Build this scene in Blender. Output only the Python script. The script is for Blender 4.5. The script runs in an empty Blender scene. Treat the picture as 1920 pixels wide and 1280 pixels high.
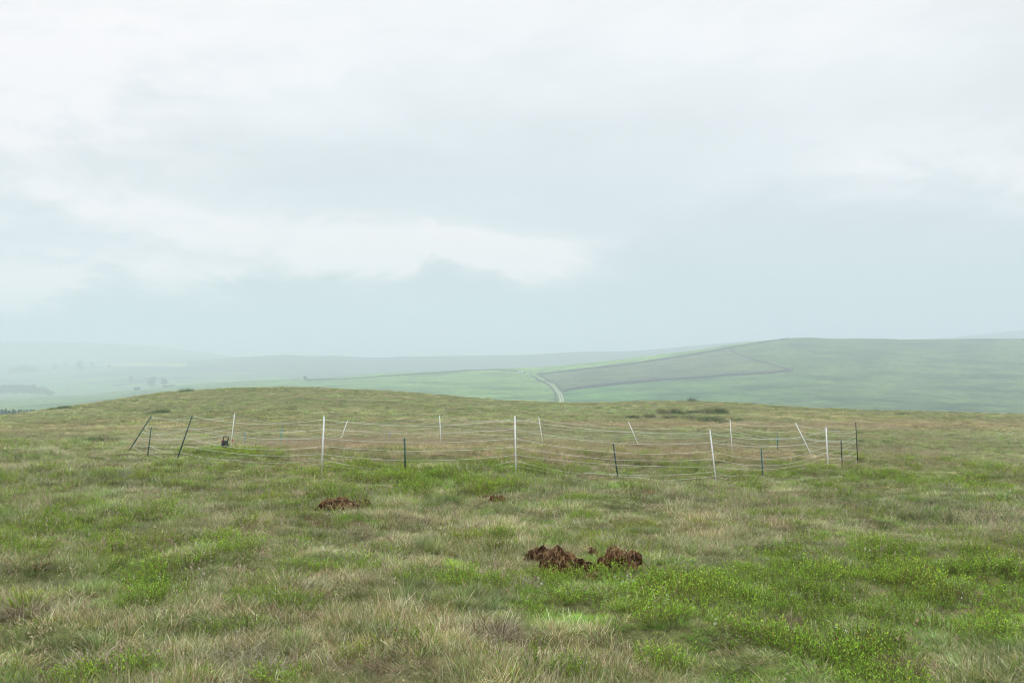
import bpy, math
import numpy as np
from mathutils import Vector, Matrix

R = math.radians
S = bpy.context.scene
COL = S.collection
F, PX0, HR = 1866.7, 960.0, 655.0        # focal length in photo pixels, centre column, horizon row

# ------------------------------------------------------------------ camera
cam_d = bpy.data.cameras.new('camera')
cam_d.lens, cam_d.sensor_width = 35, 36
cam_d.shift_y = 15 / 1920
cam_d.clip_start, cam_d.clip_end = 0.05, 20000
cam = bpy.data.objects.new('camera', cam_d)
cam.rotation_euler = (R(90), 0, 0)
COL.objects.link(cam)
S.camera = cam

S.view_settings.view_transform = 'Standard'
S.view_settings.look = 'None'
S.view_settings.exposure = 0.0
S.view_settings.gamma = 1
S.cycles.use_denoising = True
S.cycles.denoising_prefilter = 'ACCURATE'
S.cycles.filter_width = 1.1
S.cycles.volume_bounces = 1
S.cycles.max_bounces = 6
S.cycles.diffuse_bounces = 3
S.cycles.transparent_max_bounces = 8

# ------------------------------------------------------------------ node helpers
class NT:
    def __init__(s, tree):
        s.t = tree; s.n = tree.nodes; s.l = tree.links
    def new(s, kind, **kw):
        n = s.n.new(kind)
        for k, v in kw.items(): setattr(n, k, v)
        return n
    def put(s, sock, v):
        if isinstance(v, bpy.types.NodeSocket): s.l.new(v, sock)
        else: sock.default_value = v
    def math(s, op, a, b=0.0, c=None, clamp=False):
        n = s.new('ShaderNodeMath', operation=op, use_clamp=clamp)
        s.put(n.inputs[0], a); s.put(n.inputs[1], b)
        if c is not None: s.put(n.inputs[2], c)
        return n.outputs[0]
    def mix(s, fac, a, b, mode='MIX'):
        n = s.new('ShaderNodeMix', data_type='RGBA', blend_type=mode)
        s.put(n.inputs[0], fac); s.put(n.inputs[6], a); s.put(n.inputs[7], b)
        return n.outputs[2]
    def noise(s, vec, scale, detail=4, rough=0.5):
        n = s.new('ShaderNodeTexNoise')
        if vec is not None: s.l.new(vec, n.inputs['Vector'])
        n.inputs['Scale'].default_value = scale; n.inputs['Detail'].default_value = detail
        n.inputs['Roughness'].default_value = rough
        return n.outputs[0]
    def ramp(s, fac, stops):
        n = s.new('ShaderNodeValToRGB')
        e = n.color_ramp.elements
        while len(e) < len(stops): e.new(0.5)
        for el, (p, c) in zip(e, stops):
            el.position = p; el.color = (*c, 1) if len(c) == 3 else c
        s.put(n.inputs[0], fac)
        return n.outputs[0]

# ------------------------------------------------------------------ world: bright overcast sky
SUN_EL, SUN_ROT = R(52), R(-60)
w = bpy.data.worlds.new('World'); S.world = w; w.use_nodes = True
w.node_tree.nodes.clear()
N = NT(w.node_tree)
out = N.new('ShaderNodeOutputWorld'); bg = N.new('ShaderNodeBackground')
bg.inputs['Strength'].default_value = 0.1
N.l.new(bg.outputs[0], out.inputs['Surface'])
sky = N.new('ShaderNodeTexSky', sky_type='NISHITA')
sky.sun_disc = False; sky.sun_elevation = SUN_EL; sky.sun_rotation = SUN_ROT
tc = N.new('ShaderNodeTexCoord')
sep = N.new('ShaderNodeSeparateXYZ'); N.l.new(tc.outputs['Generated'], sep.inputs[0])
X, Y, Z = sep.outputs
el = N.math('MAXIMUM', Z, 0.0)
base = N.ramp(el, [(0.0, (.60, .735, .775)), (0.05, (.635, .763, .805)), (0.12, (.74, .835, .875)),
                   (0.2, (.80, .87, .90)), (0.33, (.90, .935, .95)), (1.0, (1, 1, 1))])
hi = N.math('MULTIPLY', N.math('POWER', N.math('MAXIMUM', N.math('SUBTRACT', el, 0.33), 0.0), 1.0), 2.1)
# cloud layer on the view direction, stretched sideways
mpc = N.new('ShaderNodeMapping'); mpc.inputs['Scale'].default_value = (1, 1, 2.6); N.l.new(tc.outputs['Generated'], mpc.inputs[0])
wn = N.new('ShaderNodeTexNoise'); wn.inputs['Scale'].default_value = 4; wn.inputs['Detail'].default_value = 3; N.l.new(mpc.outputs[0], wn.inputs['Vector'])
wv_ = N.new('ShaderNodeVectorMath', operation='MULTIPLY_ADD'); N.l.new(wn.outputs['Color'], wv_.inputs[0]); wv_.inputs[1].default_value = (.22, .22, .22); N.l.new(mpc.outputs[0], wv_.inputs[2])
n1 = N.noise(wv_.outputs[0], 5.5, 8, 0.55)
n2 = N.noise(wv_.outputs[0], 2.2, 4, 0.5)
n3 = N.noise(wv_.outputs[0], 15, 6, 0.55)
cl = N.math('ADD', N.math('MULTIPLY', N.math('SUBTRACT', n1, 0.5), 0.14), N.math('MULTIPLY', N.math('SUBTRACT', n2, 0.5), 0.22))
yy = N.math('MAXIMUM', Y, 0.05)
u = N.math('DIVIDE', X, yy); v = N.math('DIVIDE', Z, yy)
wob = N.math('MULTIPLY', N.math('SUBTRACT', n1, 0.5), 0.12)
def blob(px, row, a, b, amt):
    du = N.math('DIVIDE', N.math('SUBTRACT', u, (px - PX0) / F), a / F)
    dv = N.math('DIVIDE', N.math('SUBTRACT', N.math('ADD', v, wob), (HR - row) / F), b / F)
    q = N.math('ADD', N.math('MULTIPLY', du, du), N.math('MULTIPLY', dv, dv))
    return N.math('MULTIPLY', N.math('EXPONENT', N.math('MULTIPLY', q, -1.0)), amt)
for b_ in [(600, 310, 520, 50, -.045), (120, 265, 200, 30, -.05), (1450, 430, 420, 80, -.04), (1250, 60, 500, 160, .03), (1750, 300, 300, 100, .05),
           (430, 470, 150, 25, -.05), (450, 415, 230, 20, -.03), (1000, 200, 300, 80, -.02), (500, 570, 500, 40, -.02)]:
    cl = N.math('ADD', cl, blob(*b_))
wh = None                                  # thin places where the light comes through almost white
for b_ in [(790, 478, 250, 42, 1.15), (640, 430, 260, 36, .8), (1010, 455, 130, 40, .5), (740, 480, 170, 34, 1.0), (880, 490, 110, 26, .6), (560, 470, 120, 20, .4), (350, 524, 260, 18, .7), (760, 500, 160, 22, .6), (350, 430, 160, 30, .4), (120, 505, 330, 40, .95), (0, 110, 420, 170, 1.4), (60, 375, 250, 42, .6),
           (300, 400, 230, 34, .5), (700, 50, 500, 90, .25), (1800, 310, 330, 80, .65), (1500, 40, 500, 120, .35)]:
    t_ = blob(*b_); wh = t_ if wh is None else N.math('ADD', wh, t_)
wh = N.math('MULTIPLY', wh, N.math('ADD', 0.60, N.math('ADD', N.math('MULTIPLY', N.math('SUBTRACT', n1, 0.38), 3.1), N.math('MULTIPLY', N.math('SUBTRACT', n3, 0.5), 2.2))))
wh = N.math('SMOOTH_MIN', N.math('MAXIMUM', wh, 0.0), 0.95, 0.35)
fade = N.math('MULTIPLY', el, 9.0, clamp=True)
gain = N.math('ADD', 1.0, N.math('MULTIPLY', cl, fade))
gain = N.math('ADD', gain, hi)
cc = N.new('ShaderNodeVectorMath', operation='SCALE'); N.put(cc.inputs[0], base); N.put(cc.inputs[3], N.math('MULTIPLY', gain, 10.1))
fin = N.mix(0.05, cc.outputs[0], sky.outputs[0])
fin = N.mix(N.math('MULTIPLY', wh, 0.8), fin, (10.35, 10.15, 10.35, 1))
N.l.new(fin, bg.inputs['Color'])

sd = bpy.data.lights.new('sun', 'SUN'); sd.energy = 0.6; sd.angle = R(25); sd.color = (1, .98, .95)
sun = bpy.data.objects.new('sun', sd)
sdir = Vector((math.sin(SUN_ROT) * math.cos(SUN_EL), math.cos(SUN_ROT) * math.cos(SUN_EL), math.sin(SUN_EL)))
sun.rotation_euler = sdir.to_track_quat('Z', 'Y').to_euler()
COL.objects.link(sun)

# ------------------------------------------------------------------ numpy noise
rng = np.random.default_rng(11)
_perm = rng.permutation(4096)
_g = rng.uniform(-1, 1, 4096)
def vnoise(x, y):
    xi = np.floor(x).astype(np.int64); yi = np.floor(y).astype(np.int64)
    fx = x - xi; fy = y - yi
    fx = fx * fx * (3 - 2 * fx); fy = fy * fy * (3 - 2 * fy)
    h = lambda a, b: _g[(_perm[(a & 4095)] + b) & 4095]
    # second hash to break diagonals
    hh = lambda a, b: _g[_perm[(_perm[a & 4095] + b) & 4095]]
    return ((hh(xi, yi) * (1 - fx) + hh(xi + 1, yi) * fx) * (1 - fy) + (hh(xi, yi + 1) * (1 - fx) + hh(xi + 1, yi + 1) * fx) * fy)
def fbm(x, y, s, o=3, seed=0):
    t = 0; a = 1; n = 0
    for k in range(o):
        t = t + a * vnoise(x / s + 17.3 * k + seed * 31.7, y / s - 9.1 * k + seed * 12.9); n += a
        a *= .5; s *= .5
    return t / n

# ------------------------------------------------------------------ terrain height function
pxs = np.arange(-700, 2625, 5.0)
lo, hi_ = math.log(1.0), math.log(6500.0)
NL = 1100
lds = np.linspace(lo, hi_, NL); Ds = np.exp(lds)
def col(pairs):
    p, r = zip(*pairs)
    return np.interp(pxs, p, r)
def zr(D, pairs):                        # a node given by the photo row where the ground at distance D shows
    return -(col(pairs) - HR) / F * D
nodes = [(0.0, col([(0, -1.6)])),
         (5.35, col([(0, -1.79)])),
         (10, col([(0, -1.93), (960, -1.95), (1920, -2.05)])),
         (18, col([(0, -2.13), (480, -2.24), (960, -2.27), (1440, -2.53), (1920, -2.75)])),
         (27, col([(0, -2.62), (480, -2.75), (960, -2.78), (1440, -2.95), (1920, -3.2)])),
         (38, col([(0, -3.5), (480, -3.55), (960, -3.62), (1440, -3.75), (1920, -4.1)])),
         (60, zr(60, [(0, 802), (480, 792), (960, 797), (1440, 802), (1920, 822)])),
         (90, zr(90, [(0, 785), (240, 765), (480, 752), (760, 757), (960, 768), (1440, 772), (1920, 795)])),
         (120, zr(120, [(-700, 830), (-300, 800), (0, 779), (80, 768), (180, 753), (300, 733), (420, 727), (560, 724), (680, 728), (760, 734),
                        (860, 743), (940, 751), (1050, 754), (1200, 752), (1300, 750), (1400, 754), (1500, 762), (1650, 769), (1800, 772), (1920, 774), (2600, 785)]))]
z120 = nodes[-1][1]
nodes.append((150, z120 - 4.0)); nodes.append((200, z120 - 15)); 
SK = col([(-700, 790), (-300, 770), (0, 748), (83, 743), (160, 740), (233, 732), (333, 722), (467, 713), (570, 708), (640, 706), (700, 701), (800, 696), (900, 691),
          (960, 689), (1020, 686), (1050, 684), (1100, 679), (1157, 673), (1200, 668), (1260, 661), (1330, 652), (1360, 646), (1435, 637), (1500, 631), (1700, 634), (1920, 633), (2600, 634)])
R0 = col([(-700, 800), (0, 776), (480, 762), (960, 776), (1440, 790), (1920, 798)])
nodes.append((320, -(R0 - HR) / F * 450 - 1.0))
for D in (450, 550, 650, 750, 850, 950, 1050, 1130, 1200):
    g = ((1200 - D) / 750) ** 1.3
    nodes.append((D, -((SK + (R0 - SK) * g) - HR) / F * D))
z12 = nodes[-1][1]
nodes.append((1290, z12 - 4)); nodes.append((1380, z12 - 16))
nodes.append((1600, zr(1600, [(-300, 752), (0, 741), (240, 728), (480, 716), (720, 720), (960, 720), (1200, 710), (1440, 690), (1920, 690)])))
nodes.append((2100, zr(2100, [(-300, 724), (0, 718), (240, 706), (480, 700), (960, 700), (1200, 690), (1440, 680), (1920, 680)])))
rid = [(-300, 705), (0, 700), (240, 685), (330, 679), (380, 675), (430, 670), (480, 667), (540, 663), (590, 667), (620, 664), (660, 668), (700, 670), (760, 667),
       (860, 666), (1000, 664), (1080, 658), (1200, 657), (1320, 645), (1420, 637), (1500, 642), (1700, 642), (2300, 640)]
nodes.append((2600, zr(2600, rid)))
nodes.append((3200, zr(3200, [(-300, 690), (0, 686), (240, 676), (430, 674), (700, 676), (1100, 668), (1400, 650), (1600, 640), (1760, 634), (1800, 629), (1850, 624), (1900, 618), (2050, 612), (2300, 615)])))
nodes.append((4000, zr(4000, [(-300, 644), (0, 639), (120, 639), (200, 642), (300, 649), (380, 659), (430, 667), (480, 673), (700, 680), (2000, 660)])))
nodes.append((4800, nodes[-1][1] - 30)); nodes.append((6600, nodes[-1][1] - 10))
nd = np.array([n[0] for n in nodes]); nz = np.array([n[1] for n in nodes])       # (K, P)
T = np.empty((len(pxs), NL))
for i in range(len(pxs)): T[i] = np.interp(Ds, nd, nz[:, i])
def gk(s):
    r = int(3 * s) + 1; k = np.exp(-.5 * (np.arange(-r, r + 1) / s) ** 2); return k / k.sum(), r
k, r_ = gk(2.2)                                                     # along distance
Tp = np.pad(T, ((0, 0), (r_, r_)), mode='edge'); T = sum(k[j] * Tp[:, j:j + NL] for j in range(len(k)))
k, r_ = gk(3)                                                     # across
Tp = np.pad(T, ((r_, r_), (0, 0)), mode='edge'); T = sum(k[j] * Tp[j:j + len(pxs)] for j in range(len(k)))

def z_smooth(x, y):
    x = np.asarray(x, float); y = np.asarray(y, float)
    r = np.hypot(x, y); az = np.arctan2(x, y)
    A = math.atan((2600 - PX0) / F)
    def look(a):
        ac = np.clip(a, -A, A); D = np.maximum(r * np.cos(ac), 1.0)
        p = np.clip((PX0 + F * np.tan(ac) - pxs[0]) / 5.0, 0, len(pxs) - 1.001)
        q = np.clip((np.log(D) - lo) / (hi_ - lo) * (NL - 1), 0, NL - 1.001)
        i = p.astype(int); j = q.astype(int); fp = p - i; fq = q - j
        return ((T[i, j] * (1 - fp) + T[i + 1, j] * fp) * (1 - fq) + (T[i, j + 1] * (1 - fp) + T[i + 1, j + 1] * fp) * fq)
    z = look(az)
    wgt = np.clip((np.abs(az) - R(60)) / R(120), 0, 1); wgt = wgt * wgt * (3 - 2 * wgt)
    return z * (1 - wgt / 2) + look(-az) * wgt / 2

def z_raw(x, y):
    x = np.asarray(x, float); y = np.asarray(y, float)
    r = np.hypot(x, y)
    near = np.clip((190 - r) / 50, 0, 1); far = np.clip((r - 260) / 300, 0, 1); fine = np.clip((70 - r) / 40, 0, 1)
    m = near * (.10 * fbm(x, y, 7, 2, 1) + .10 * fbm(x, y, 24, 2, 2)) + fine * (.06 * fbm(x, y, 1.6, 2, 3) + .085 * fbm(x, y, .5, 2, 6))
    m = m * np.clip(r / 3, .2, 1)
    m = m + far * (1.0 * fbm(x, y, 90, 3, 4) + 0.35 * fbm(x, y, 22, 2, 5))
    return z_smooth(x, y) + m

# fence posts: name key, base pixel, top pixel, distance
POSTS = [
 ('P1', 603, 887, 608, 781, 18.9), ('S2', 760, 884, 758, 822, 18.4), ('P2', 967, 890, 965, 780, 17.9), ('S3', 1158, 895, 1150, 832, 18.4),
 ('P3', 1343, 909, 1331, 807, 18.9), ('S4', 1430, 899, 1427, 842, 20.8), ('P4', 1553, 882, 1548, 801, 24.0), ('S5', 1579, 877, 1576, 827, 25.0),
 ('D3', 1608, 868, 1605, 793, 26.4), ('R7', 1524, 858, 1492, 793, 28.0), ('T2', 1458, 846, 1459, 814, 30.5), ('R6', 1373, 849, 1368, 787, 31.4),
 ('R5', 1199, 839, 1178, 790, 36.0), ('R4', 1018, 833, 1010, 782, 38.0), ('B2', 730, 831, 731, 808, 39.5), ('R3', 827, 834, 824, 779, 37.0),
 ('R2', 635, 835, 652, 788, 37.5), ('T1', 525, 838, 529, 801, 34.5), ('B1', 459, 841, 459, 808, 31.5), ('R1', 432, 844, 440, 775, 29.0),
 ('D1', 240, 848, 283, 780, 25.0), ('S1', 277, 857, 285, 801, 23.5), ('D2', 331, 865, 360, 779, 21.9)]
def P3(px, row, D): return np.array([(px - PX0) / F * D, D, -(row - HR) / F * D])
PB = np.array([P3(p[1], p[2], p[5]) for p in POSTS])
dz = PB[:, 2] - z_raw(PB[:, 0], PB[:, 1])
d2 = ((PB[:, None, :2] - PB[None, :, :2]) ** 2).sum(-1)
GS = 1.6
cw = np.linalg.solve(np.exp(-d2 / (2 * GS ** 2)) + 1e-3 * np.eye(len(PB)), dz)
def zf(x, y):
    x = np.asarray(x, float); y = np.asarray(y, float)
    z = z_raw(x, y); shp = z.shape; z = z.ravel().copy(); xx = x.ravel(); yy_ = y.ravel()
    m = np.where((np.abs(xx) < 18) & (yy_ > 10) & (yy_ < 48))[0]
    if len(m):
        for s_ in range(0, len(m), 100000):
            mm = m[s_:s_ + 100000]
            q = (xx[mm, None] - PB[None, :, 0]) ** 2 + (yy_[mm, None] - PB[None, :, 1]) ** 2
            z[mm] += np.exp(-q / (2 * GS ** 2)) @ cw
    return z.reshape(shp)

def on_ground(px, row, dmin=2.0, dmax=180.0):
    """ground point seen at a photo pixel, between two distances"""
    D = np.exp(np.linspace(math.log(dmin), math.log(dmax), 3000)); x = (px - PX0) / F * D
    rr = HR - zf(x, D) / D * F
    c = np.where(rr <= row)[0]
    i = c[0] if len(c) else int(np.argmin(rr - row))
    return np.array([x[i], D[i], float(zf(x[i], D[i]))])

# ------------------------------------------------------------------ mesh helpers
def mesh_np(name, verts, faces_flat, sizes, mats=(), smooth=True, attrs=()):
    me = bpy.data.meshes.new(name)
    verts = np.asarray(verts, np.float32); ff = np.asarray(faces_flat, np.int32); sz = np.asarray(sizes, np.int32)
    me.vertices.add(len(verts)); me.vertices.foreach_set('co', verts.ravel())
    me.loops.add(len(ff)); me.loops.foreach_set('vertex_index', ff)
    me.polygons.add(len(sz))
    st = np.zeros(len(sz), np.int32); st[1:] = np.cumsum(sz)[:-1]
    me.polygons.foreach_set('loop_start', st); me.polygons.foreach_set('loop_total', sz)
    if smooth: me.polygons.foreach_set('use_smooth', np.ones(len(sz), bool))
    for nm, typ, dat in attrs:
        a = me.attributes.new(nm, typ, 'POINT')
        a.data.foreach_set({'FLOAT': 'value', 'INT': 'value', 'FLOAT_VECTOR': 'vector', 'FLOAT_COLOR': 'color'}[typ], np.ascontiguousarray(dat).ravel())
    me.update(calc_edges=True)
    for m in mats: me.materials.append(m)
    return me
def obj(name, me, parent=None, **props):
    o = bpy.data.objects.new(name, me); COL.objects.link(o)
    if parent is not None: o.parent = parent
    for k_, v_ in props.items(): o[k_] = v_
    return o
class MB:
    """collects convex pieces into one mesh"""
    def __init__(s): s.v = []; s.f = []; s.n = 0
    def add(s, vs, fs):
        s.v.append(np.asarray(vs, float)); s.f += [[i + s.n for i in f] for f in fs]; s.n += len(vs)
    def box(s, c, h, M=None, taper=1.0, bev=0.0):
        c = np.array(c, float); h = np.array(h, float)
        if bev <= 0:
            vs = np.array([[x, y, z] for z in (-1, 1) for y in (-1, 1) for x in (-1, 1)], float)
            fs = [(0, 2, 3, 1), (4, 5, 7, 6), (0, 1, 5, 4), (2, 6, 7, 3), (0, 4, 6, 2), (1, 3, 7, 5)]
            vs[vs[:, 2] > 0, :2] *= taper
            vs = vs * h
        else:
            a, b = h[0], h[1]; q = bev
            ring = [(-a + q, -b), (a - q, -b), (a, -b + q), (a, b - q), (a - q, b), (-a + q, b), (-a, b - q), (-a, -b + q)]
            lev = [(-h[2], 1 - q / min(a, b)), (-h[2] + q, 1), (h[2] - q, 1 * taper), (h[2], (1 - q / min(a, b)) * taper)]
            vs = np.array([[x * k_, y * k_, z] for z, k_ in lev for x, y in ring])
            fs = [tuple(range(7, -1, -1)), tuple(range(24, 32))]
            for L in range(3):
                for i in range(8): fs.append((L * 8 + i, L * 8 + (i + 1) % 8, L * 8 + 8 + (i + 1) % 8, L * 8 + 8 + i))
        if M is not None: vs = vs @ np.array(M).T
        s.add(vs + c, fs)
    def tube(s, pts, rad, n=6, cap=True):
        pts = np.asarray(pts, float); rad = np.broadcast_to(rad, (len(pts),))
        vs = []; fs = []
        t = np.gradient(pts, axis=0); t /= np.linalg.norm(t, axis=1)[:, None] + 1e-12
        up = np.array([0, 0, 1.0]) if abs(t[0, 2]) < .9 else np.array([1.0, 0, 0])
        for i in range(len(pts)):
            a = np.cross(t[i], up); a /= np.linalg.norm(a) + 1e-12; b = np.cross(t[i], a)
            for k_ in range(n):
                an = 2 * math.pi * k_ / n
                vs.append(pts[i] + rad[i] * (a * math.cos(an) + b * math.sin(an)))
        for i in range(len(pts) - 1):
            for k_ in range(n):
                fs.append((i * n + k_, i * n + (k_ + 1) % n, (i + 1) * n + (k_ + 1) % n, (i + 1) * n + k_))
        if cap: fs.append(tuple(range(n - 1, -1, -1))); fs.append(tuple(range((len(pts) - 1) * n, len(pts) * n)))
        s.add(vs, fs)
    def mesh(s, name, mat, smooth=False):
        v_ = np.concatenate(s.v); sizes = [len(f) for f in s.f]; flat = [i for f in s.f for i in f]
        return mesh_np(name, v_, flat, sizes, [mat], smooth)

# ------------------------------------------------------------------ materials
def mat(name):
    m = bpy.data.materials.new(name); m.use_nodes = True
    n = NT(m.node_tree); b = m.node_tree.nodes['Principled BSDF']
    return m, n, b
def plain(name, c, rough=.5, var=.12, scale=30, bump=.0, spec=.4):
    m, n, b = mat(name)
    t = n.new('ShaderNodeTexCoord')
    f = n.noise(t.outputs['Object'], scale, 4, .6)
    c = np.array(c)
    n.l.new(n.ramp(f, [(.3, tuple(c * (1 - var))), (.7, tuple(np.minimum(c * (1 + var), 1)))]), b.inputs['Base Color'])
    b.inputs['Roughness'].default_value = rough; b.inputs['Specular IOR Level'].default_value = spec
    if bump:
        bp = n.new('ShaderNodeBump'); bp.inputs['Strength'].default_value = bump
        n.l.new(f, bp.inputs['Height']); n.l.new(bp.outputs[0], b.inputs['Normal'])
    return m
M_white = plain('white plastic', (.90, .92, .93), .4, .06, 12)
M_green = plain('dark green plastic', (.025, .085, .07), .45, .25, 14)
M_black = plain('black plastic', (.02, .022, .024), .45, .2, 14)
M_teal = plain('teal plastic', (.015, .14, .16), .45, .15, 14)
M_aqua = plain('turquoise plastic', (.05, .38, .40), .45, .1, 14)
M_blue = plain('faded blue plastic', (.16, .25, .36), .55, .12, 14)
M_wire = plain('polywire', (.82, .88, .82), .6, .15, 8)
M_red = plain('red plastic', (.6, .03, .03), .4, .1, 20)
M_orange = plain('orange plastic', (.45, .10, .03), .4, .1, 20)
M_stone = plain('dry stone', (.075, .075, .085), .95, .35, .9, .3)
M_pale = plain('pale render', (.5, .5, .48), .9, .1, 2)
M_slate = plain('slate', (.09, .09, .10), .8, .2, 2)

# plants: colour of each leaf (vertex) times the tint of each clump (instance)
M_plant = bpy.data.materials.new('plant'); M_plant.use_nodes = True
n = NT(M_plant.node_tree); n.n.clear()
o_ = n.new('ShaderNodeOutputMaterial')
a1 = n.new('ShaderNodeAttribute', attribute_name='leafcol', attribute_type='GEOMETRY')
a2 = n.new('ShaderNodeAttribute', attribute_name='tint', attribute_type='INSTANCER')
pc = n.mix(1.0, a1.outputs['Color'], a2.outputs['Color'], 'MULTIPLY')
df = n.new('ShaderNodeBsdfDiffuse'); n.l.new(pc, df.inputs['Color'])
tr = n.new('ShaderNodeBsdfTranslucent'); n.l.new(pc, tr.inputs['Color'])
gl = n.new('ShaderNodeBsdfGlossy'); gl.inputs['Roughness'].default_value = .45; gl.inputs['Color'].default_value = (1, 1, 1, 1)
mx = n.new('ShaderNodeMixShader'); mx.inputs[0].default_value = .32
n.l.new(df.outputs[0], mx.inputs[1]); n.l.new(tr.outputs[0], mx.inputs[2])
mg = n.new('ShaderNodeMixShader'); mg.inputs[0].default_value = .025
n.l.new(mx.outputs[0], mg.inputs[1]); n.l.new(gl.outputs[0], mg.inputs[2])
n.l.new(mg.outputs[0], o_.inputs['Surface'])
# same, without instances
M_leaf = bpy.data.materials.new('leaf'); M_leaf.use_nodes = True
n = NT(M_leaf.node_tree); n.n.clear()
o_ = n.new('ShaderNodeOutputMaterial')
a1 = n.new('ShaderNodeAttribute', attribute_name='leafcol', attribute_type='GEOMETRY')
df = n.new('ShaderNodeBsdfDiffuse'); n.l.new(a1.outputs['Color'], df.inputs['Color'])
tr = n.new('ShaderNodeBsdfTranslucent'); n.l.new(a1.outputs['Color'], tr.inputs['Color'])
mx = n.new('ShaderNodeMixShader'); mx.inputs[0].default_value = .25
n.l.new(df.outputs[0], mx.inputs[1]); n.l.new(tr.outputs[0], mx.inputs[2]); n.l.new(mx.outputs[0], o_.inputs['Surface'])

# near ground: peaty soil and litter between the grass, grassier far off
M_ground, n, b = mat('moor ground')
g_ = n.new('ShaderNodeNewGeometry')
p_ = g_.outputs['Position']
c1 = n.ramp(n.noise(p_, .35, 6, .6), [(.35, (.12, .16, .045)), (.5, (.17, .18, .07)), (.65, (.24, .20, .11))])
c2 = n.ramp(n.noise(p_, 3.0, 6, .65), [(.3, (.45, .45, .45)), (.7, (1.4, 1.4, 1.4))])
c3 = n.ramp(n.noise(p_, 14.0, 4, .7), [(.3, (.6, .6, .6)), (.7, (1.3, 1.3, 1.3))])
cc_ = n.mix(1, n.mix(1, c1, c2, 'MULTIPLY'), c3, 'MULTIPLY')
n.l.new(cc_, b.inputs['Base Color']); b.inputs['Roughness'].default_value = 1; b.inputs['Specular IOR Level'].default_value = .1
bp = n.new('ShaderNodeBump'); bp.inputs['Strength'].default_value = .7; bp.inputs['Distance'].default_value = .08
n.l.new(n.noise(p_, 9.0, 6, .7), bp.inputs['Height']); n.l.new(bp.outputs[0], b.inputs['Normal'])

# far hills: field colour x mottling
M_hill, n, b = mat('hill grass')
g_ = n.new('ShaderNodeNewGeometry'); p_ = g_.outputs['Position']
at = n.new('ShaderNodeAttribute', attribute_name='field')
mp = n.new('ShaderNodeMapping'); mp.inputs['Scale'].default_value = (1, 1, 6); n.l.new(p_, mp.inputs[0])
m1 = n.ramp(n.noise(mp.outputs[0], .022, 8, .62), [(.36, (.5, .58, .66)), (.5, (1, 1, 1)), (.64, (1.5, 1.36, 1.12))])
m2 = n.ramp(n.noise(mp.outputs[0], .16, 5, .65), [(.38, (.58, .66, .7)), (.58, (1.28, 1.22, 1.12))])
cc_ = n.mix(1, n.mix(1, at.outputs['Color'], m1, 'MULTIPLY'), m2, 'MULTIPLY')
n.l.new(cc_, b.inputs['Base Color']); b.inputs['Roughness'].default_value = 1; b.inputs['Specular IOR Level'].default_value = 0

# ------------------------------------------------------------------ terrain meshes
def polar(r0, r1, step, az_in, az_step):
    nr = int(math.log(r1 / r0) / step) + 1
    rs = np.geomspace(r0, r1, nr)
    a = np.concatenate([np.arange(-180, -az_in, 3.0), np.arange(-az_in, az_in, az_step), np.arange(az_in, 180, 3.0)])
    A, Rr = np.meshgrid(np.radians(a), rs)
    return rs, a, Rr * np.sin(A), Rr * np.cos(A)
def grid_faces(nr, na):
    i = np.arange(nr - 1)[:, None] * na; j = np.arange(na)[None, :]; j2 = (j + 1) % na
    f = np.stack([i + j, i + na + j, i + na + j2, i + j2], -1).reshape(-1, 4)
    return f[:, ::-1]
rs, a_, gx, gy = polar(.5, 200, .012, 44, .2)
gz = zf(gx, gy)
v_ = np.stack([gx, gy, gz], -1).reshape(-1, 3)
f_ = grid_faces(len(rs), len(a_)).ravel(); sz = [4] * (len(f_) // 4)
v_ = np.vstack([v_, [[0, 0, float(zf(0, .01))]]])
cidx = len(v_) - 1
fan = np.array([[j, (j + 1) % len(a_), cidx] for j in range(len(a_))])[:, ::-1]
obj('ground', mesh_np('ground', v_, np.concatenate([f_, fan.ravel()]), sz + [3] * len(fan), [M_ground]), kind='structure')

W1 = [(1056, 735), (1075, 730), (1120, 725), (1160, 721), (1200, 717), (1250, 713), (1300, 710), (1350, 706), (1400, 703), (1450, 700), (1486, 696)]
W2 = [(1007, 703), (1030, 701), (1060, 697), (1105, 692), (1157, 686), (1200, 681), (1260, 672), (1300, 665), (1330, 660), (1360, 654), (1400, 648), (1435, 642), (1480, 636)]
W3 = [(1486, 696), (1444, 683), (1415, 676), (1393, 668), (1378, 661), (1368, 655)]
W4a = [(572, 713), (623, 712), (687, 709), (743, 704), (800, 701), (853, 697), (917, 694), (957, 694), (973, 697), (985, 700)]
W4b = [(993, 702), (1008, 712), (1024, 719), (1033, 726), (1039, 733), (1041, 741), (1040, 752), (1039, 765)]
W5 = [(1011, 704), (1020, 709), (1028, 715), (1040, 718), (1046, 724), (1054, 733)]
TR = [(993, 701), (1000, 706), (1010, 711), (1022, 717), (1034, 722), (1041, 729), (1047, 735), (1051, 741), (1053, 748), (1053, 756), (1052, 770)]

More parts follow.
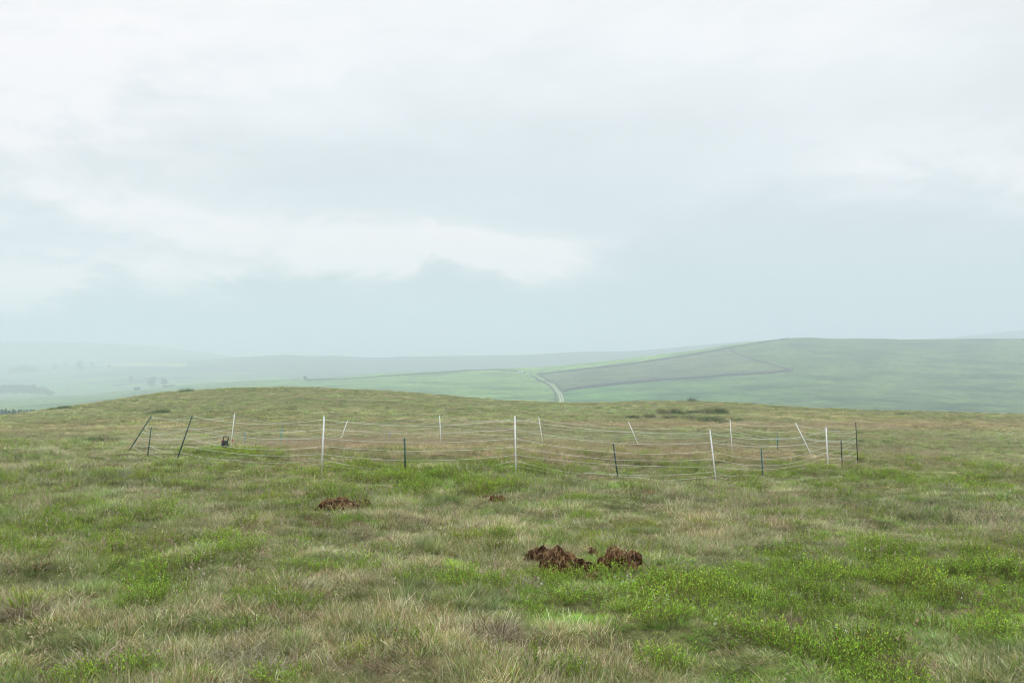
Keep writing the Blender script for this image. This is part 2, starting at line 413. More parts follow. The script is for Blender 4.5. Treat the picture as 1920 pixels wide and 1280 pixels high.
rs, a_, gx, gy = polar(200, 4800, .008, 44, .08)
gz = zf(gx, gy)
px_ = PX0 + F * gx / np.maximum(gy, 1); row_ = HR - gz / np.maximum(gy, 1) * F
def inpoly(px, row, poly):
    c = np.zeros(px.shape, bool); j = len(poly) - 1
    for i in range(len(poly)):
        xi, yi = poly[i]; xj, yj = poly[j]
        if yi != yj: c ^= ((yi > row) != (yj > row)) & (px < (xj - xi) * (row - yi) / (yj - yi) + xi)
        j = i
    return c
front = (gy > 250) & (gy < 1215)
fc = np.empty(gx.shape + (4,)); fc[..., 3] = 1
fc[..., :3] = (.09, .142, .066)
nzf = fbm(gx, gy, 160, 3, 8)
def setc(mask, c): fc[mask, :3] = c
left = front & (px_ < 1046)
setc(left, (.125, .22, .085))
setc(front & (px_ < 470), (.13, .21, .10))
gw = (front & inpoly(px_, row_, [(1050, 775), (1056, 735)] + W1 + [(1560, 705), (1560, 775)])) * np.clip((1520 - px_ + 200 * nzf) / 380, 0, 1) * (.75 + .5 * fbm(gx, gy, 40, 2, 9))
gw = np.clip(gw, 0, 1)[..., None]
fc[..., :3] = fc[..., :3] * (1 - gw) + np.array((.075, .185, .075)) * gw
bw = np.where(front & inpoly(px_, row_, W1 + W3[1:] + W2[::-1][3:] + W5), np.clip(.75 + 1.3 * fbm(gx, gy, 60, 3, 10), 0, 1), 0)[..., None]
fc[..., :3] = fc[..., :3] * (1 - bw) + np.array((.098, .126, .078)) * bw
gm = front & (px_ > 880) & (px_ < 1450) & (row_ < np.interp(px_, *zip(*([(880, 696)] + W2))))
setc(gm, (.15, .26, .085))
# fields beyond: voronoi patches
fr = np.random.default_rng(5)
sx = fr.uniform(-3500, 3500, 900); sy = fr.uniform(1200, 4800, 900)
pal = np.array([(.12, .22, .10), (.15, .28, .10), (.08, .13, .08), (.20, .28, .13), (.07, .12, .08), (.13, .24, .11)])
pi = fr.integers(0, len(pal), 900)
bm = (gy >= 1215)
bx, by = gx[bm], gy[bm]; best = np.full(bx.shape, 1e18); bi = np.zeros(bx.shape, int)
for k_ in range(900):
    d_ = ((bx - sx[k_]) / 1.0) ** 2 + ((by - sy[k_]) / 1.3) ** 2
    m_ = d_ < best; best[m_] = d_[m_]; bi[m_] = k_
fc[bm, :3] = pal[pi[bi]]
mw = bm * np.clip((px_ - 330 + 90 * nzf) / 160, 0, 1) * np.clip((gy - 1700) / 300, 0, 1)
fc[..., :3] = fc[..., :3] * (1 - mw[..., None]) + np.array((.07, .105, .075)) * mw[..., None]
fc[bm, :3] *= .85
setc(bm & (px_ > 195) & (px_ < 348) & (row_ > 680) & (row_ < 687) & (gy > 2200) & (gy < 2900), (.34, .36, .17))
f_ = grid_faces(len(rs), len(a_)).ravel()
obj('hills', mesh_np('hills', np.stack([gx, gy, gz], -1).reshape(-1, 3), f_, [4] * (len(f_) // 4), [M_hill],
                     attrs=[('field', 'FLOAT_COLOR', fc.reshape(-1, 4).astype(np.float32))]), kind='structure')
ZMIN, ZMAX = float(gz.min()), float(gz.max())

# ------------------------------------------------------------------ haze
ht, hb = ZMAX + 6, ZMIN - 1.0
hm = MB(); hm.box((0, 0, (ht + hb) / 2), (4950, 4950, (ht - hb) / 2))
M_haze = bpy.data.materials.new('haze'); M_haze.use_nodes = True
n = NT(M_haze.node_tree); n.n.clear()
o_ = n.new('ShaderNodeOutputMaterial'); pv = n.new('ShaderNodeVolumePrincipled')
pv.inputs['Color'].default_value = (.82, .915, 1.0, 1); pv.inputs['Density'].default_value = .00071
pv.inputs['Anisotropy'].default_value = 0.0
n.l.new(pv.outputs[0], o_.inputs['Volume'])
M_haze.cycles.homogeneous_volume = True
obj('haze', hm.mesh('haze', M_haze), kind='stuff')

# ------------------------------------------------------------------ far walls, track, buildings, trees
def path_world(pts, dmin, dmax, step):
    P = np.array([on_ground(p, r, dmin, dmax) for p, r in pts])
    seg = np.hypot(*np.diff(P[:, :2], axis=0).T); t = np.concatenate([[0], np.cumsum(seg)])
    # smooth the traced line
    q = np.arange(0, t[-1], step); x = np.interp(q, t, P[:, 0]); y = np.interp(q, t, P[:, 1])
    kk, rr = gk(max(2.0, 10 / step)); 
    def sm(a):
        ap = np.concatenate([2 * a[0] - a[rr:0:-1], a, 2 * a[-1] - a[-2:-rr - 2:-1]]) if len(a) > rr + 2 else a
        return np.convolve(ap, kk, 'valid') if len(a) > rr + 2 else a
    return sm(x), sm(y)
def stone_wall(pts, label, dmin=420, dmax=1195, h=1.35, wid=.7, seed=0):
    x, y = path_world(pts, dmin, dmax, 1.2)
    rg = np.random.default_rng(seed); nn = len(x)
    tx, ty = np.gradient(x), np.gradient(y); L = np.hypot(tx, ty) + 1e-9; nx, ny = -ty / L, tx / L
    z = zf(x, y) ; H = h + rg.uniform(-.14, .14, nn) + .15 * fbm(x, y, 30, 2, seed)
    H = np.maximum(H, .5)
    prof = [(-.5, -1.0), (-.5, 0), (-.36, .86), (-.2, 1.0), (.2, 1.0), (.36, .86), (.5, 0), (.5, -1.0)]
    V = np.empty((nn, len(prof), 3))
    for i, (a, b2) in enumerate(prof):
        jit = rg.uniform(-.05, .05, nn)
        V[:, i, 0] = x + nx * (a * wid + jit); V[:, i, 1] = y + ny * (a * wid + jit)
        V[:, i, 2] = z + np.where(b2 >= 0, b2 * H, -.8) + (rg.uniform(-.06, .06, nn) if b2 > .5 else 0)
    m = len(prof); i = np.arange(nn - 1)[:, None] * m; j = np.arange(m - 1)[None, :]
    f = np.stack([i + j, i + j + 1, i + m + j + 1, i + m + j], -1).reshape(-1, 4)
    me = mesh_np('stone_wall', V.reshape(-1, 3), np.concatenate([f.ravel(), np.arange(m)[::-1], np.arange(m) + (nn - 1) * m]), [4] * len(f) + [m, m], [M_stone], False)
    obj('stone_wall', me, label=label, category='wall', group='dry stone walls on the far hillside')
stone_wall(W1, 'dark dry stone wall along the lower edge of the brown field on the hill', seed=1, h=2.0, wid=1.0)
stone_wall(W2, 'dry stone wall climbing between the bright green strip and the brown field', seed=2, h=1.9)
stone_wall(W3, 'faint dry stone wall closing the upper right end of the brown field', seed=3, h=1.1)
stone_wall(W4a, 'long thin dry stone wall running left from the top of the track', seed=4, h=1.3)
stone_wall(W4b, 'dry stone wall curving down along the left side of the pale track', seed=5)
stone_wall(W5, 'short dry stone wall on the right side of the pale track', seed=6)
stone_wall([(306, 722), (316, 722), (328, 723)], 'stub of dry stone wall beside two hazy trees on the skyline', 900, 1195, 1.6, .7, 7)

M_track, n, b = mat('gravel')
g_ = n.new('ShaderNodeNewGeometry')
at = n.new('ShaderNodeAttribute', attribute_name='field')
n.l.new(n.mix(1, at.outputs['Color'], n.ramp(n.noise(g_.outputs['Position'], .4, 5, .6), [(.3, (.75, .75, .75)), (.7, (1.2, 1.2, 1.2))]), 'MULTIPLY'), b.inputs['Base Color'])
b.inputs['Roughness'].default_value = 1
x, y = path_world(TR, 420, 1195, 2.0)
tx, ty = np.gradient(x), np.gradient(y); L = np.hypot(tx, ty); nx, ny = -ty / L, tx / L
offs = [-1.6, -1.25, -1.15, -.55, -.45, .45, .55, 1.15, 1.25, 1.6]
gr_, gv = (.12, .2, .08), (.42, .43, .33)
cs = [gr_, gr_, gv, gv, gr_, gr_, gv, gv, gr_, gr_]
V = np.stack([np.stack([x + nx * o, y + ny * o, zf(x + nx * o, y + ny * o) + .16], -1) for o in offs], 1)
m = len(offs); i = np.arange(len(x) - 1)[:, None] * m; j = np.arange(m - 1)[None, :]
f = np.stack([i + j, i + j + 1, i + m + j + 1, i + m + j], -1).reshape(-1, 4)
tc_ = np.tile(np.array([(*c, 1) for c in cs]), (len(x), 1))
obj('track', mesh_np('track', V.reshape(-1, 3), f.ravel(), [4] * len(f), [M_track], attrs=[('field', 'FLOAT_COLOR', tc_.astype(np.float32))]), kind='structure')

def building(px, row, w_, d_, h_, roof, mw, mr, label, dmin, dmax, cat, name, rz=.2):
    p = on_ground(px, row, dmin, dmax)
    e = bpy.data.objects.new(name, None); COL.objects.link(e); e.location = p; e.rotation_euler.z = rz
    e['label'] = label; e['category'] = cat
    b1 = MB(); b1.box((0, 0, h_ / 2 - .5), (w_ / 2, d_ / 2, h_ / 2 + .5)); 
    b1.add([(-w_ / 2, -d_ / 2, h_), (-w_ / 2, d_ / 2, h_), (-w_ / 2, 0, h_ + roof * .96), (w_ / 2, -d_ / 2, h_), (w_ / 2, d_ / 2, h_), (w_ / 2, 0, h_ + roof * .96)],
           [(0, 2, 1), (3, 4, 5)])
    obj('wall', b1.mesh('wall', mw), e)
    r2 = MB()
    for s_ in (-1, 1):
        o2 = d_ / 2 + .35; sl = roof / (d_ / 2)
        vs = [(-w_ / 2 - .25, s_ * o2, h_ - .35 * sl), (w_ / 2 + .25, s_ * o2, h_ - .35 * sl), (w_ / 2 + .25, 0, h_ + roof), (-w_ / 2 - .25, 0, h_ + roof)]
        vs = vs + [(a, b3, c + .18) for a, b3, c in vs]
        r2.add(vs, [(0, 1, 2, 3), (7, 6, 5, 4), (0, 4, 5, 1), (1, 5, 6, 2), (3, 7, 4, 0)])
    obj('roof', r2.mesh('roof', mr), e)
    dr = MB(); dr.box((0, -d_ / 2 - .02, .95), (.6, .06, .95)); obj('door', dr.mesh('door', M_slate), e)
building(257, 731, 6.2, 5, 1.9, 1.5, M_stone, M_slate, 'small dark stone barn on the hazy green skyline left of the knoll', 900, 1195, 'barn', 'barn')
building(976, 700, 5.0, 3, 1.5, .6, M_pale, M_pale, 'tiny pale hut beside the wall at the top of the track', 700, 1190, 'hut', 'hut', -.3)

M_bark = plain('bark', (.10, .08, .06), .9, .2, 3)
def leaf_cloud(centres, radii, nl, size, cols, rg, squash=.85):
    """many leaf quads spread in lumpy clusters"""
    ci = rg.integers(0, len(centres), nl)
    d = rg.normal(size=(nl, 3)); d /= np.linalg.norm(d, axis=1)[:, None]
    rr = radii[ci] * rg.uniform(.35, 1, nl) ** .5
    c = centres[ci] + d * rr[:, None] * [1, 1, squash]
    a = rg.normal(size=(nl, 3)); a /= np.linalg.norm(a, axis=1)[:, None]
    b2 = np.cross(a, rg.normal(size=(nl, 3))); b2 /= np.linalg.norm(b2, axis=1)[:, None]
    s_ = size * rg.uniform(.6, 1.3, nl)[:, None]
    V = np.stack([c - a * s_ - b2 * s_ * .6, c + a * s_ - b2 * s_ * .6, c + a * s_ + b2 * s_ * .6, c - a * s_ + b2 * s_ * .6], 1).reshape(-1, 3)
    cc2 = np.repeat(np.array(cols)[rg.integers(0, len(cols), nl)] * rg.uniform(.8, 1.2, (nl, 1)), 4, 0)
    return V, np.hstack([cc2, np.ones((len(cc2), 1))]).astype(np.float32)
LEAFC = [(.07, .13, .06), (.09, .16, .065), (.06, .11, .055), (.12, .19, .08)]
def crown_mesh(h, wdt, rg, nl=1500, lean=0):
    nc = 30
    cz = rg.uniform(.32, .88, nc) * h
    rr = wdt / 2 * np.sqrt(np.clip(1 - ((cz / h - .6) / .42) ** 2, .05, 1)) * .75
    an = rg.uniform(0, 6.28, nc)
    q = rg.uniform(.05, 1, nc) ** .6
    cen = np.stack([rr * q * np.cos(an), rr * q * np.sin(an), cz], 1)
    return leaf_cloud(cen, rg.uniform(.11, .2, nc) * wdt, nl, .018 * h + .15, LEAFC, rg)
def tree(px, row, hpx, wpx, label, seed, dmin, dmax, group='hazy trees in the far valley'):
    p = on_ground(px, row, dmin, dmax); D = p[1]; h = hpx / F * D; wd = wpx / F * D
    rg = np.random.default_rng(seed)
    e = bpy.data.objects.new('tree', None); COL.objects.link(e); e.location = p
    e['label'] = label; e['category'] = 'tree'; e['group'] = group
    t_ = MB(); t_.tube([(0, 0, -1), (.1, 0, h * .25), (.2, .1, h * .5), (0, 0, h * .8)], [.05 * h * .6, .04 * h * .6, .028 * h * .6, .01 * h], 7)
    for k_ in range(5):
        an = rg.uniform(0, 6.28); z0 = h * rg.uniform(.25, .45)
        t_.tube([(0, 0, z0), (math.cos(an) * wd * .2, math.sin(an) * wd * .2, z0 + h * .15), (math.cos(an) * wd * .36, math.sin(an) * wd * .36, z0 + h * .3)], [.014 * h, .01 * h, .004 * h], 5)
    obj('trunk', t_.mesh('trunk', M_bark), e)
    V, C_ = crown_mesh(h, wd, rg)
    obj('crown', mesh_np('crown', V, np.arange(len(V)), [4] * (len(V) // 4), [M_leaf], False, [('leafcol', 'FLOAT_COLOR', C_)]), e)
tree(150, 698, 23, 19, 'broad round tree standing tallest on the far valley floor', 1, 1350, 3000)
tree(102, 696, 15, 13, 'medium hazy tree left of the tallest round tree', 2, 1350, 3000)
tree(122, 688, 9, 9, 'small hazy tree just left of the tallest round tree', 3, 1350, 3100)
tree(173, 691, 12, 11, 'pale hazy tree just right of the tallest round tree', 4, 1350, 3100)
tree(204, 690, 7, 9, 'small round bush at the left end of the pale yellow field', 5, 1350, 3100)
tree(245, 716, 12, 9, 'narrow faint tree above the dark stone barn', 6, 1350, 3100)
tree(285, 727, 21, 19, 'left of the two broad trees behind the green skyline', 7, 1450, 1900)
tree(308, 725, 18, 17, 'right of the two broad trees behind the green skyline', 8, 1450, 1900)
tree(572, 712, 7, 7, 'lone little bush at the left end of the long thin wall', 9, 900, 1195)

def wood(pts, label, dmin, dmax, hh, nt, seed, conifer=False, name='wood'):
    rg = np.random.default_rng(seed); Vs = []; Cs = []; 
    for k_ in range(nt):
        (xa, ra), (xb, rb) = pts
        f0 = (k_ + rg.uniform(0, 1)) / nt
        if conifer:
            pxx = xa + (xb - xa) * f0; D_ = rg.uniform(dmin, dmax)
            p = np.array([(pxx - PX0) / F * D_, D_, 0.0]); p[2] = float(zf(p[0], p[1]))
            rt = ra + (rb - ra) * f0 + rg.uniform(-1.5, 3.5)
            h = max(3.0, -(rt - HR) / F * D_ - p[2])
        else:
            p = on_ground(xa + (xb - xa) * f0, ra + (rb - ra) * f0 + rg.uniform(-1.2, 1.2), dmin, dmax)
            h = hh(f0) * rg.uniform(.82, 1.12)
        if conifer:
            lv = np.linspace(.12, .97, 12)
            cen = np.stack([np.zeros(12), np.zeros(12), lv * h], 1)
            V, C_ = leaf_cloud(cen, (1 - lv) * h * .24 + .15, 900, .22, [(.04, .115, .085), (.05, .13, .095), (.06, .15, .10)], rg, .3)
        else: V, C_ = crown_mesh(h, h * 1.0, rg, 900)
        Vs.append(V + p); Cs.append(C_)
    V = np.concatenate(Vs); C_ = np.concatenate(Cs)
    o = obj(name, mesh_np(name, V, np.arange(len(V)), [4] * (len(V) // 4), [M_leaf], False, [('leafcol', 'FLOAT_COLOR', C_)]), kind='stuff')
    o['label'] = label; o['category'] = 'wood'
wood([(-60, 744), (100, 743)], 'hazy blue-grey wood on the valley floor at the left edge', 1350, 2200, lambda t: 21 * math.sin(math.pi * (.12 + .8 * t)) ** .6, 26, 21)
wood([(20, 704), (66, 701)], 'faint far copse above the blue-grey wood at left', 1350, 3000, lambda t: 22, 10, 22)
wood([(-420, 758), (66, 769)], 'dark green conifer plantation showing over the slope at left edge', 330, 400, None, 110, 23, True, 'conifer_plantation')

# ------------------------------------------------------------------ fence posts
def post_parts(L, m):
    s = MB()
    s.box((0, 0, L / 2 - .03), (.0145, .006, L / 2 + .03), taper=.88)
    s.box((0, .011, L / 2 - .03), (.004, .0055, L / 2 + .03), taper=.85)
    s.box((0, .004, L - .004), (.013, .0135, .010), bev=.003)
    sh = s.mesh('shaft', m)
    h = MB()
    h.tube([(.010, 0, -.014), (.022, 0, -.013), (.028, 0, -.004), (.027, 0, .009), (.021, 0, .014)], [.0045, .0045, .0042, .004, .003], 6)
    hk = h.mesh('hook', m)
    ft = MB()
    ft.box((.028, 0, -.012), (.034, .010, .005), M=Matrix.Rotation(R(32), 3, 'Y'))
    ft.tube([(0, 0, .05), (.02, 0, .02), (.045, 0, -.02)], .005, 5)
    return sh, hk, ft.mesh('foot_tread', m)
FR = [.95, .78, .62, .48, .34, .25, .165]
info = {
 'P1': (M_white, 'tall white plastic post at the front left of the round fence', 1),
 'P2': (M_white, 'tall white plastic post at the front centre, upright with a bent foot', 1),
 'P3': (M_white, 'tall white post at the front right, nearest the camera, leaning slightly left', 1),
 'P4': (M_white, 'white post near the right end, just left of the small black post', 1),
 'R1': (M_white, 'white rear post with a red clip beside the black and orange energiser', 1),
 'R2': (M_white, 'rear white post leaning right, just right of the tall front left post', 1),
 'R3': (M_white, 'thin white rear post standing upright left of the front centre post', 1),
 'R4': (M_white, 'thin white rear post just right of the front centre post', 1),
 'R5': (M_white, 'white rear post leaning left between the dark short post and the rush patch', 1),
 'R6': (M_white, 'upright white rear post in front of the green rushes', 1),
 'R7': (M_white, 'strongly leaning white post at the right end of the fence', 1),
 'D1': (M_green, 'dark green post leaning far right at the left end of the fence', 1),
 'D2': (M_green, 'tall dark green post leaning right, second tall one from the left end', 1),
 'D3': (M_black, 'tall black post at the far right end of the fence', 1),
 'S1': (M_green, 'short dark green post between the two leaning dark posts at left', 0),
 'S2': (M_green, 'short dark green post between the front left and front centre white posts', 0),
 'S3': (M_green, 'short dark post leaning left between the front centre and front right white posts', 0),
 'S4': (M_teal, 'short teal post just right of the nearest white post', 0),
 'S5': (M_black, 'short black post beside the tall black post at the right end', 0),
 'T1': (M_aqua, 'small turquoise post on the far side, left part of the fence', 0),
 'T2': (M_teal, 'small faint teal post on the far side, right part of the fence', 0),
 'B1': (M_blue, 'small faded blue post just right of the red clipped white post', 0),
 'B2': (M_blue, 'tiny faded blue post on the far side, left of the thin upright white post', 0)}
POST = {}
for (key, bx_, by_, tx_, ty_, D) in POSTS:
    base_ = P3(bx_, by_, D); base_[2] = float(zf(base_[0], base_[1]))
    full = {1: 1.06}.get(info[key][2], .62)
    vx = (tx_ - bx_) / F * D; vz = (by_ - ty_) / F * D
    L = math.hypot(vx, vz)
    rg = np.random.default_rng(abs(hash(key)) % 1000 if False else sum(map(ord, key)))
    top = base_ + np.array([vx, rg.uniform(-.04, .04), vz])
    dirv = Vector(top - base_)
    m_, lab, tall = info[key]
    e = bpy.data.objects.new('fence_post', None); COL.objects.link(e); e.location = base_
    e.rotation_euler = (dirv.to_track_quat('Z', 'Y') @ Matrix.Rotation(rg.uniform(-.7, .7), 4, 'Z').to_quaternion()).to_euler() if key not in ('P2', 'P3') else dirv.to_track_quat('Z', 'Y').to_euler()
    e['label'] = lab; e['category'] = 'fence post'
    e['group'] = 'tall posts of the round electric fence' if tall else 'short posts of the round electric fence'
    sh, hk, ft = post_parts(dirv.length, m_)
    obj('shaft', sh, e)
    hs = FR if tall else [.93, .7, .5, .3, .1]
    for h_ in hs:
        o = obj('hook', hk, e); o.location = (0, 0, h_ * dirv.length)
    o = obj('foot_tread', ft, e); o.location = (0, 0, .03)
    if key == 'R1':
        c = MB(); c.box((-.012, -.02, 0), (.022, .02, .032), bev=.008)
        o = obj('clip', c.mesh('clip', M_red), e, label='red plastic clip on the white post'); o.location = (0, 0, .27 * dirv.length)
    POST[key] = (base_, np.array(dirv))

# strands
order = [p[0] for p in POSTS]
cust = {'P4': [.92, .72, .58, .44, .30, .20, .06], 'D3': [.79, .69, .58, .54, .33, .19, .04], 'R7': [.95, .79, .58, .56, .38, .27, .24],
        'R6': [.93, .84, .70, .60, .42, .30, .22], 'R5': [.76, .66, .55, .44, .34, .24, .16], 'R4': [.93, .66, .5, .40, .3, .22, .12],
        'D1': [.97, .72, .57, .42, .36, .23, .20], 'D2': [.985, .74, .71, .53, .36, .20, .06], 'R1': [.93, .71, .60, .44, .35, .24, .1],
        'S1': {1: .86, 3: .62, 5: .40, 6: .18}, 'S2': {5: .05}, 'S4': {5: .06}, 'S5': {5: .33, 6: .14}, 'B1': {6: .3}, 'T1': {1: .92, 5: .4}, 'T2': {5: .25}, 'S3': {5: .10}}
cust['D2'] = [.985, .74, .71, .53, .36, .20, .05]
names = ['topmost', 'second from the top', 'third from the top', 'middle', 'third from the bottom', 'second from the bottom', 'lowest']
wr = np.random.default_rng(77)
for k_ in range(7):
    anc = []
    for key in order:
        c = cust.get(key, FR if info[key][2] else {})
        fr_ = c[k_] if isinstance(c, list) else c.get(k_)
        if fr_ is None: continue
        b0, dv = POST[key]; anc.append(b0 + dv * fr_ + np.array([0, 0, 0]))
    anc.append(anc[0]); pts = []
    for a, b2 in zip(anc[:-1], anc[1:]):
        Ls = np.linalg.norm(b2[:2] - a[:2]); nn = max(8, int(Ls / .22))
        t = np.linspace(0, 1, nn, endpoint=False)
        sag = Ls * wr.uniform(.018, .036) * (1.25 if k_ > 4 else 1.0)
        p = a + (b2 - a) * t[:, None]
        wv = wr.uniform(.0, .006) * np.sin(t * 6.28 * wr.uniform(1, 3) + wr.uniform(0, 6))
        p[:, 2] -= sag * 4 * t * (1 - t) + wv * 4 * t * (1 - t)
        g = zf(p[:, 0], p[:, 1]) + .035
        p[:, 2] = np.maximum(p[:, 2], g)
        pts.append(p)
    pts.append([anc[-1]]); pts = np.concatenate(pts)
    m = MB(); m.tube(pts, .0025 if k_ else .0030, 5)
    o = obj('fence_wire', m.mesh('fence_wire', M_wire, True), label='pale polywire strand, %s, sagging from post to post around the fence' % names[k_], category='fence wire')
    o['group'] = 'wire strands of the round electric fence'

# energiser on its stake
p = np.array([(420.5 - PX0) / F * 28.3, 28.3, 0.0]); p[2] = float(zf(p[0], p[1])) + .03
e = bpy.data.objects.new('fence_energiser', None); COL.objects.link(e); e.location = p; e.rotation_euler = (0, R(9), R(-24))
e['label'] = 'black and orange electric fence energiser box with a carrying handle on a stake'; e['category'] = 'fence energiser'
m = MB(); m.box((0, 0, .175), (.068, .045, .055), bev=.012, taper=.92); m.box((0, 0, .112), (.085, .06, .02), bev=.006); obj('case', m.mesh('case', M_black), e)
m = MB(); m.box((-.076, -.012, .205), (.010, .035, .045), bev=.004); obj('panel', m.mesh('panel', M_orange), e)
m = MB(); m.tube([(-.066, 0, .20), (-.070, 0, .27), (-.058, 0, .325), (.05, 0, .345), (.085, 0, .335), (.088, 0, .27), (.064, 0, .21)], .0125, 8); obj('handle', m.mesh('handle', M_black, True), e)
m = MB(); m.box((.01, 0, .29), (.055, .008, .014), bev=.003); obj('label_strip', m.mesh('label_strip', plain('faded orange', (.5, .25, .17), .5, .1)), e)
for sx_ in (-.05, .05):
    m = MB(); m.box((sx_, 0, .075), (.022, .03, .03), bev=.006); obj('terminal', m.mesh('terminal', M_black), e)
m = MB(); m.tube([(0, .0, -.15), (0, 0, .12)], .007, 6); obj('stake', m.mesh('stake', M_slate, True), e)
e.scale = (1.12, 1.12, 1.12)

# ------------------------------------------------------------------ plants: clump meshes
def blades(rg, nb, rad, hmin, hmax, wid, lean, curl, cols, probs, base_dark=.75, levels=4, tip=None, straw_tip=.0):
    th = rg.uniform(0, 6.283, nb); rr = rad * np.sqrt(rg.uniform(0, 1, nb))
    root = np.stack([rr * np.cos(th), rr * np.sin(th), np.zeros(nb)], 1)
    an = th + rg.normal(0, .9, nb); ln = np.abs(rg.normal(lean, lean * .5, nb)); cu = curl * rg.uniform(.2, 1.4, nb)
    h = rg.uniform(hmin, hmax, nb)
    d = np.stack([np.cos(an), np.sin(an)], 1)
    fa = rg.uniform(0, 3.14, nb); wd = np.stack([np.cos(fa), np.sin(fa), np.zeros(nb)], 1) * wid * rg.uniform(.7, 1.3, (nb, 1))
    c0 = np.array(cols)[rg.choice(len(cols), nb, p=probs)] * rg.uniform(.75, 1.25, (nb, 1))
    V = []; C_ = []
    pos = root.copy(); ang = ln.copy()
    for L in range(levels):
        t = L / (levels - 1)
        wf = 1 - .75 * t
        if L < levels - 1:
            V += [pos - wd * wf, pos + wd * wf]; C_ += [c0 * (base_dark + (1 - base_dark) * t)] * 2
        else:
            V += [pos]; C_ += [c0 * (1 + straw_tip)]
        st = h / (levels - 1)
        pos = pos + np.concatenate([d * (np.sin(ang) * st)[:, None], (np.cos(ang) * st)[:, None]], 1)
        ang = ang + cu
    V = np.stack(V, 1); C_ = np.stack(C_, 1); K = V.shape[1]
    fl = []; sz_ = []
    b = np.arange(nb) * K
    quads = [np.stack([b + 2 * L, b + 2 * L + 1, b + 2 * L + 3, b + 2 * L + 2], 1) for L in range(levels - 2)]
    tri = np.stack([b + K - 3, b + K - 2, b + K - 1], 1)
    flat = np.concatenate([q.ravel() for q in quads] + [tri.ravel()]); sizes = [4] * (nb * len(quads)) + [3] * nb
    return V.reshape(-1, 3), C_.reshape(-1, 3), flat, sizes
class Clump:
    def __init__(s): s.V = []; s.C = []; s.F = []; s.S = []; s.n = 0
    def add(s, V, C_, flat, sizes):
        s.V.append(V); s.C.append(C_); s.F.append(np.asarray(flat) + s.n); s.S += list(sizes); s.n += len(V); return s
    def leaves(s, rg, cen, size, cols, up=.3, asp=.55):
        nl = len(cen)
        a = rg.normal(size=(nl, 3)); a[:, 2] = np.abs(a[:, 2]) * .8 + up; a /= np.linalg.norm(a, axis=1)[:, None]
        b2 = np.cross(a, rg.normal(size=(nl, 3))); b2 /= np.linalg.norm(b2, axis=1)[:, None]
        z_ = size * rg.uniform(.7, 1.3, (nl, 1))
        V = np.stack([cen, cen + a * z_ * .5 + b2 * z_ * asp * .5, cen + a * z_, cen + a * z_ * .5 - b2 * z_ * asp * .5], 1).reshape(-1, 3)
        c = np.array(cols)[rg.integers(0, len(cols), nl)] * rg.uniform(.8, 1.2, (nl, 1))
        s.add(V, np.repeat(c, 4, 0), np.arange(nl * 4), [4] * nl)
    def mesh(s, name, material):
        C_ = np.concatenate(s.C); C_ = np.hstack([C_, np.ones((len(C_), 1))]).astype(np.float32)
        return mesh_np(name, np.concatenate(s.V), np.concatenate(s.F), s.S, [material], False, [('leafcol', 'FLOAT_COLOR', C_)])
GRN = [(.22, .285, .07), (.15, .215, .05), (.31, .36, .10), (.37, .39, .18)]
STR = [(.62, .54, .32), (.47, .41, .24), (.78, .71, .50), (.40, .27, .16)]
BRN = [(.15, .09, .05), (.26, .17, .11)]
def pal_mix(fg, fs, fb):
    cols = GRN + STR + BRN
    pr = np.array([fg / 4] * 4 + [fs / 4] * 4 + [fb / 2] * 2); return cols, pr / pr.sum()
def library(name, meshes):
    c = bpy.data.collections.new(name)
    for i_, me in enumerate(meshes):
        o = bpy.data.objects.new('%s_clump.%03d' % (name, i_), me); c.objects.link(o)
    return c
def scatter(name, coll, P, rot, scl, vid, tint, **props):
    me = mesh_np(name, P, [], [], [M_plant], False,
                 [('rot', 'FLOAT_VECTOR', rot.astype(np.float32)), ('scl', 'FLOAT_VECTOR', scl.astype(np.float32)),
                  ('vid', 'INT', vid.astype(np.int32)), ('tint', 'FLOAT_COLOR', np.hstack([tint, np.ones((len(tint), 1))]).astype(np.float32))])
    o = obj(name, me, kind='stuff', **props)
    ng = bpy.data.node_groups.new(name + '_scatter', 'GeometryNodeTree')
    ng.interface.new_socket('Geometry', in_out='INPUT', socket_type='NodeSocketGeometry')
    ng.interface.new_socket('Geometry', in_out='OUTPUT', socket_type='NodeSocketGeometry')
    gi = ng.nodes.new('NodeGroupInput'); go = ng.nodes.new('NodeGroupOutput')
    ci = ng.nodes.new('GeometryNodeCollectionInfo'); ci.inputs['Collection'].default_value = coll
    ci.inputs['Separate Children'].default_value = True; ci.inputs['Reset Children'].default_value = True
    ip = ng.nodes.new('GeometryNodeInstanceOnPoints'); ip.inputs['Pick Instance'].default_value = True
    def na(nm, t):
        q = ng.nodes.new('GeometryNodeInputNamedAttribute'); q.data_type = t; q.inputs['Name'].default_value = nm; return q.outputs['Attribute']
    ng.links.new(gi.outputs[0], ip.inputs['Points']); ng.links.new(ci.outputs[0], ip.inputs['Instance'])
    ng.links.new(na('vid', 'INT'), ip.inputs['Instance Index'])
    ng.links.new(na('rot', 'FLOAT_VECTOR'), ip.inputs['Rotation']); ng.links.new(na('scl', 'FLOAT_VECTOR'), ip.inputs['Scale'])
    ng.links.new(ip.outputs[0], go.inputs[0])
    md = o.modifiers.new('scatter', 'NODES'); md.node_group = ng
    return o

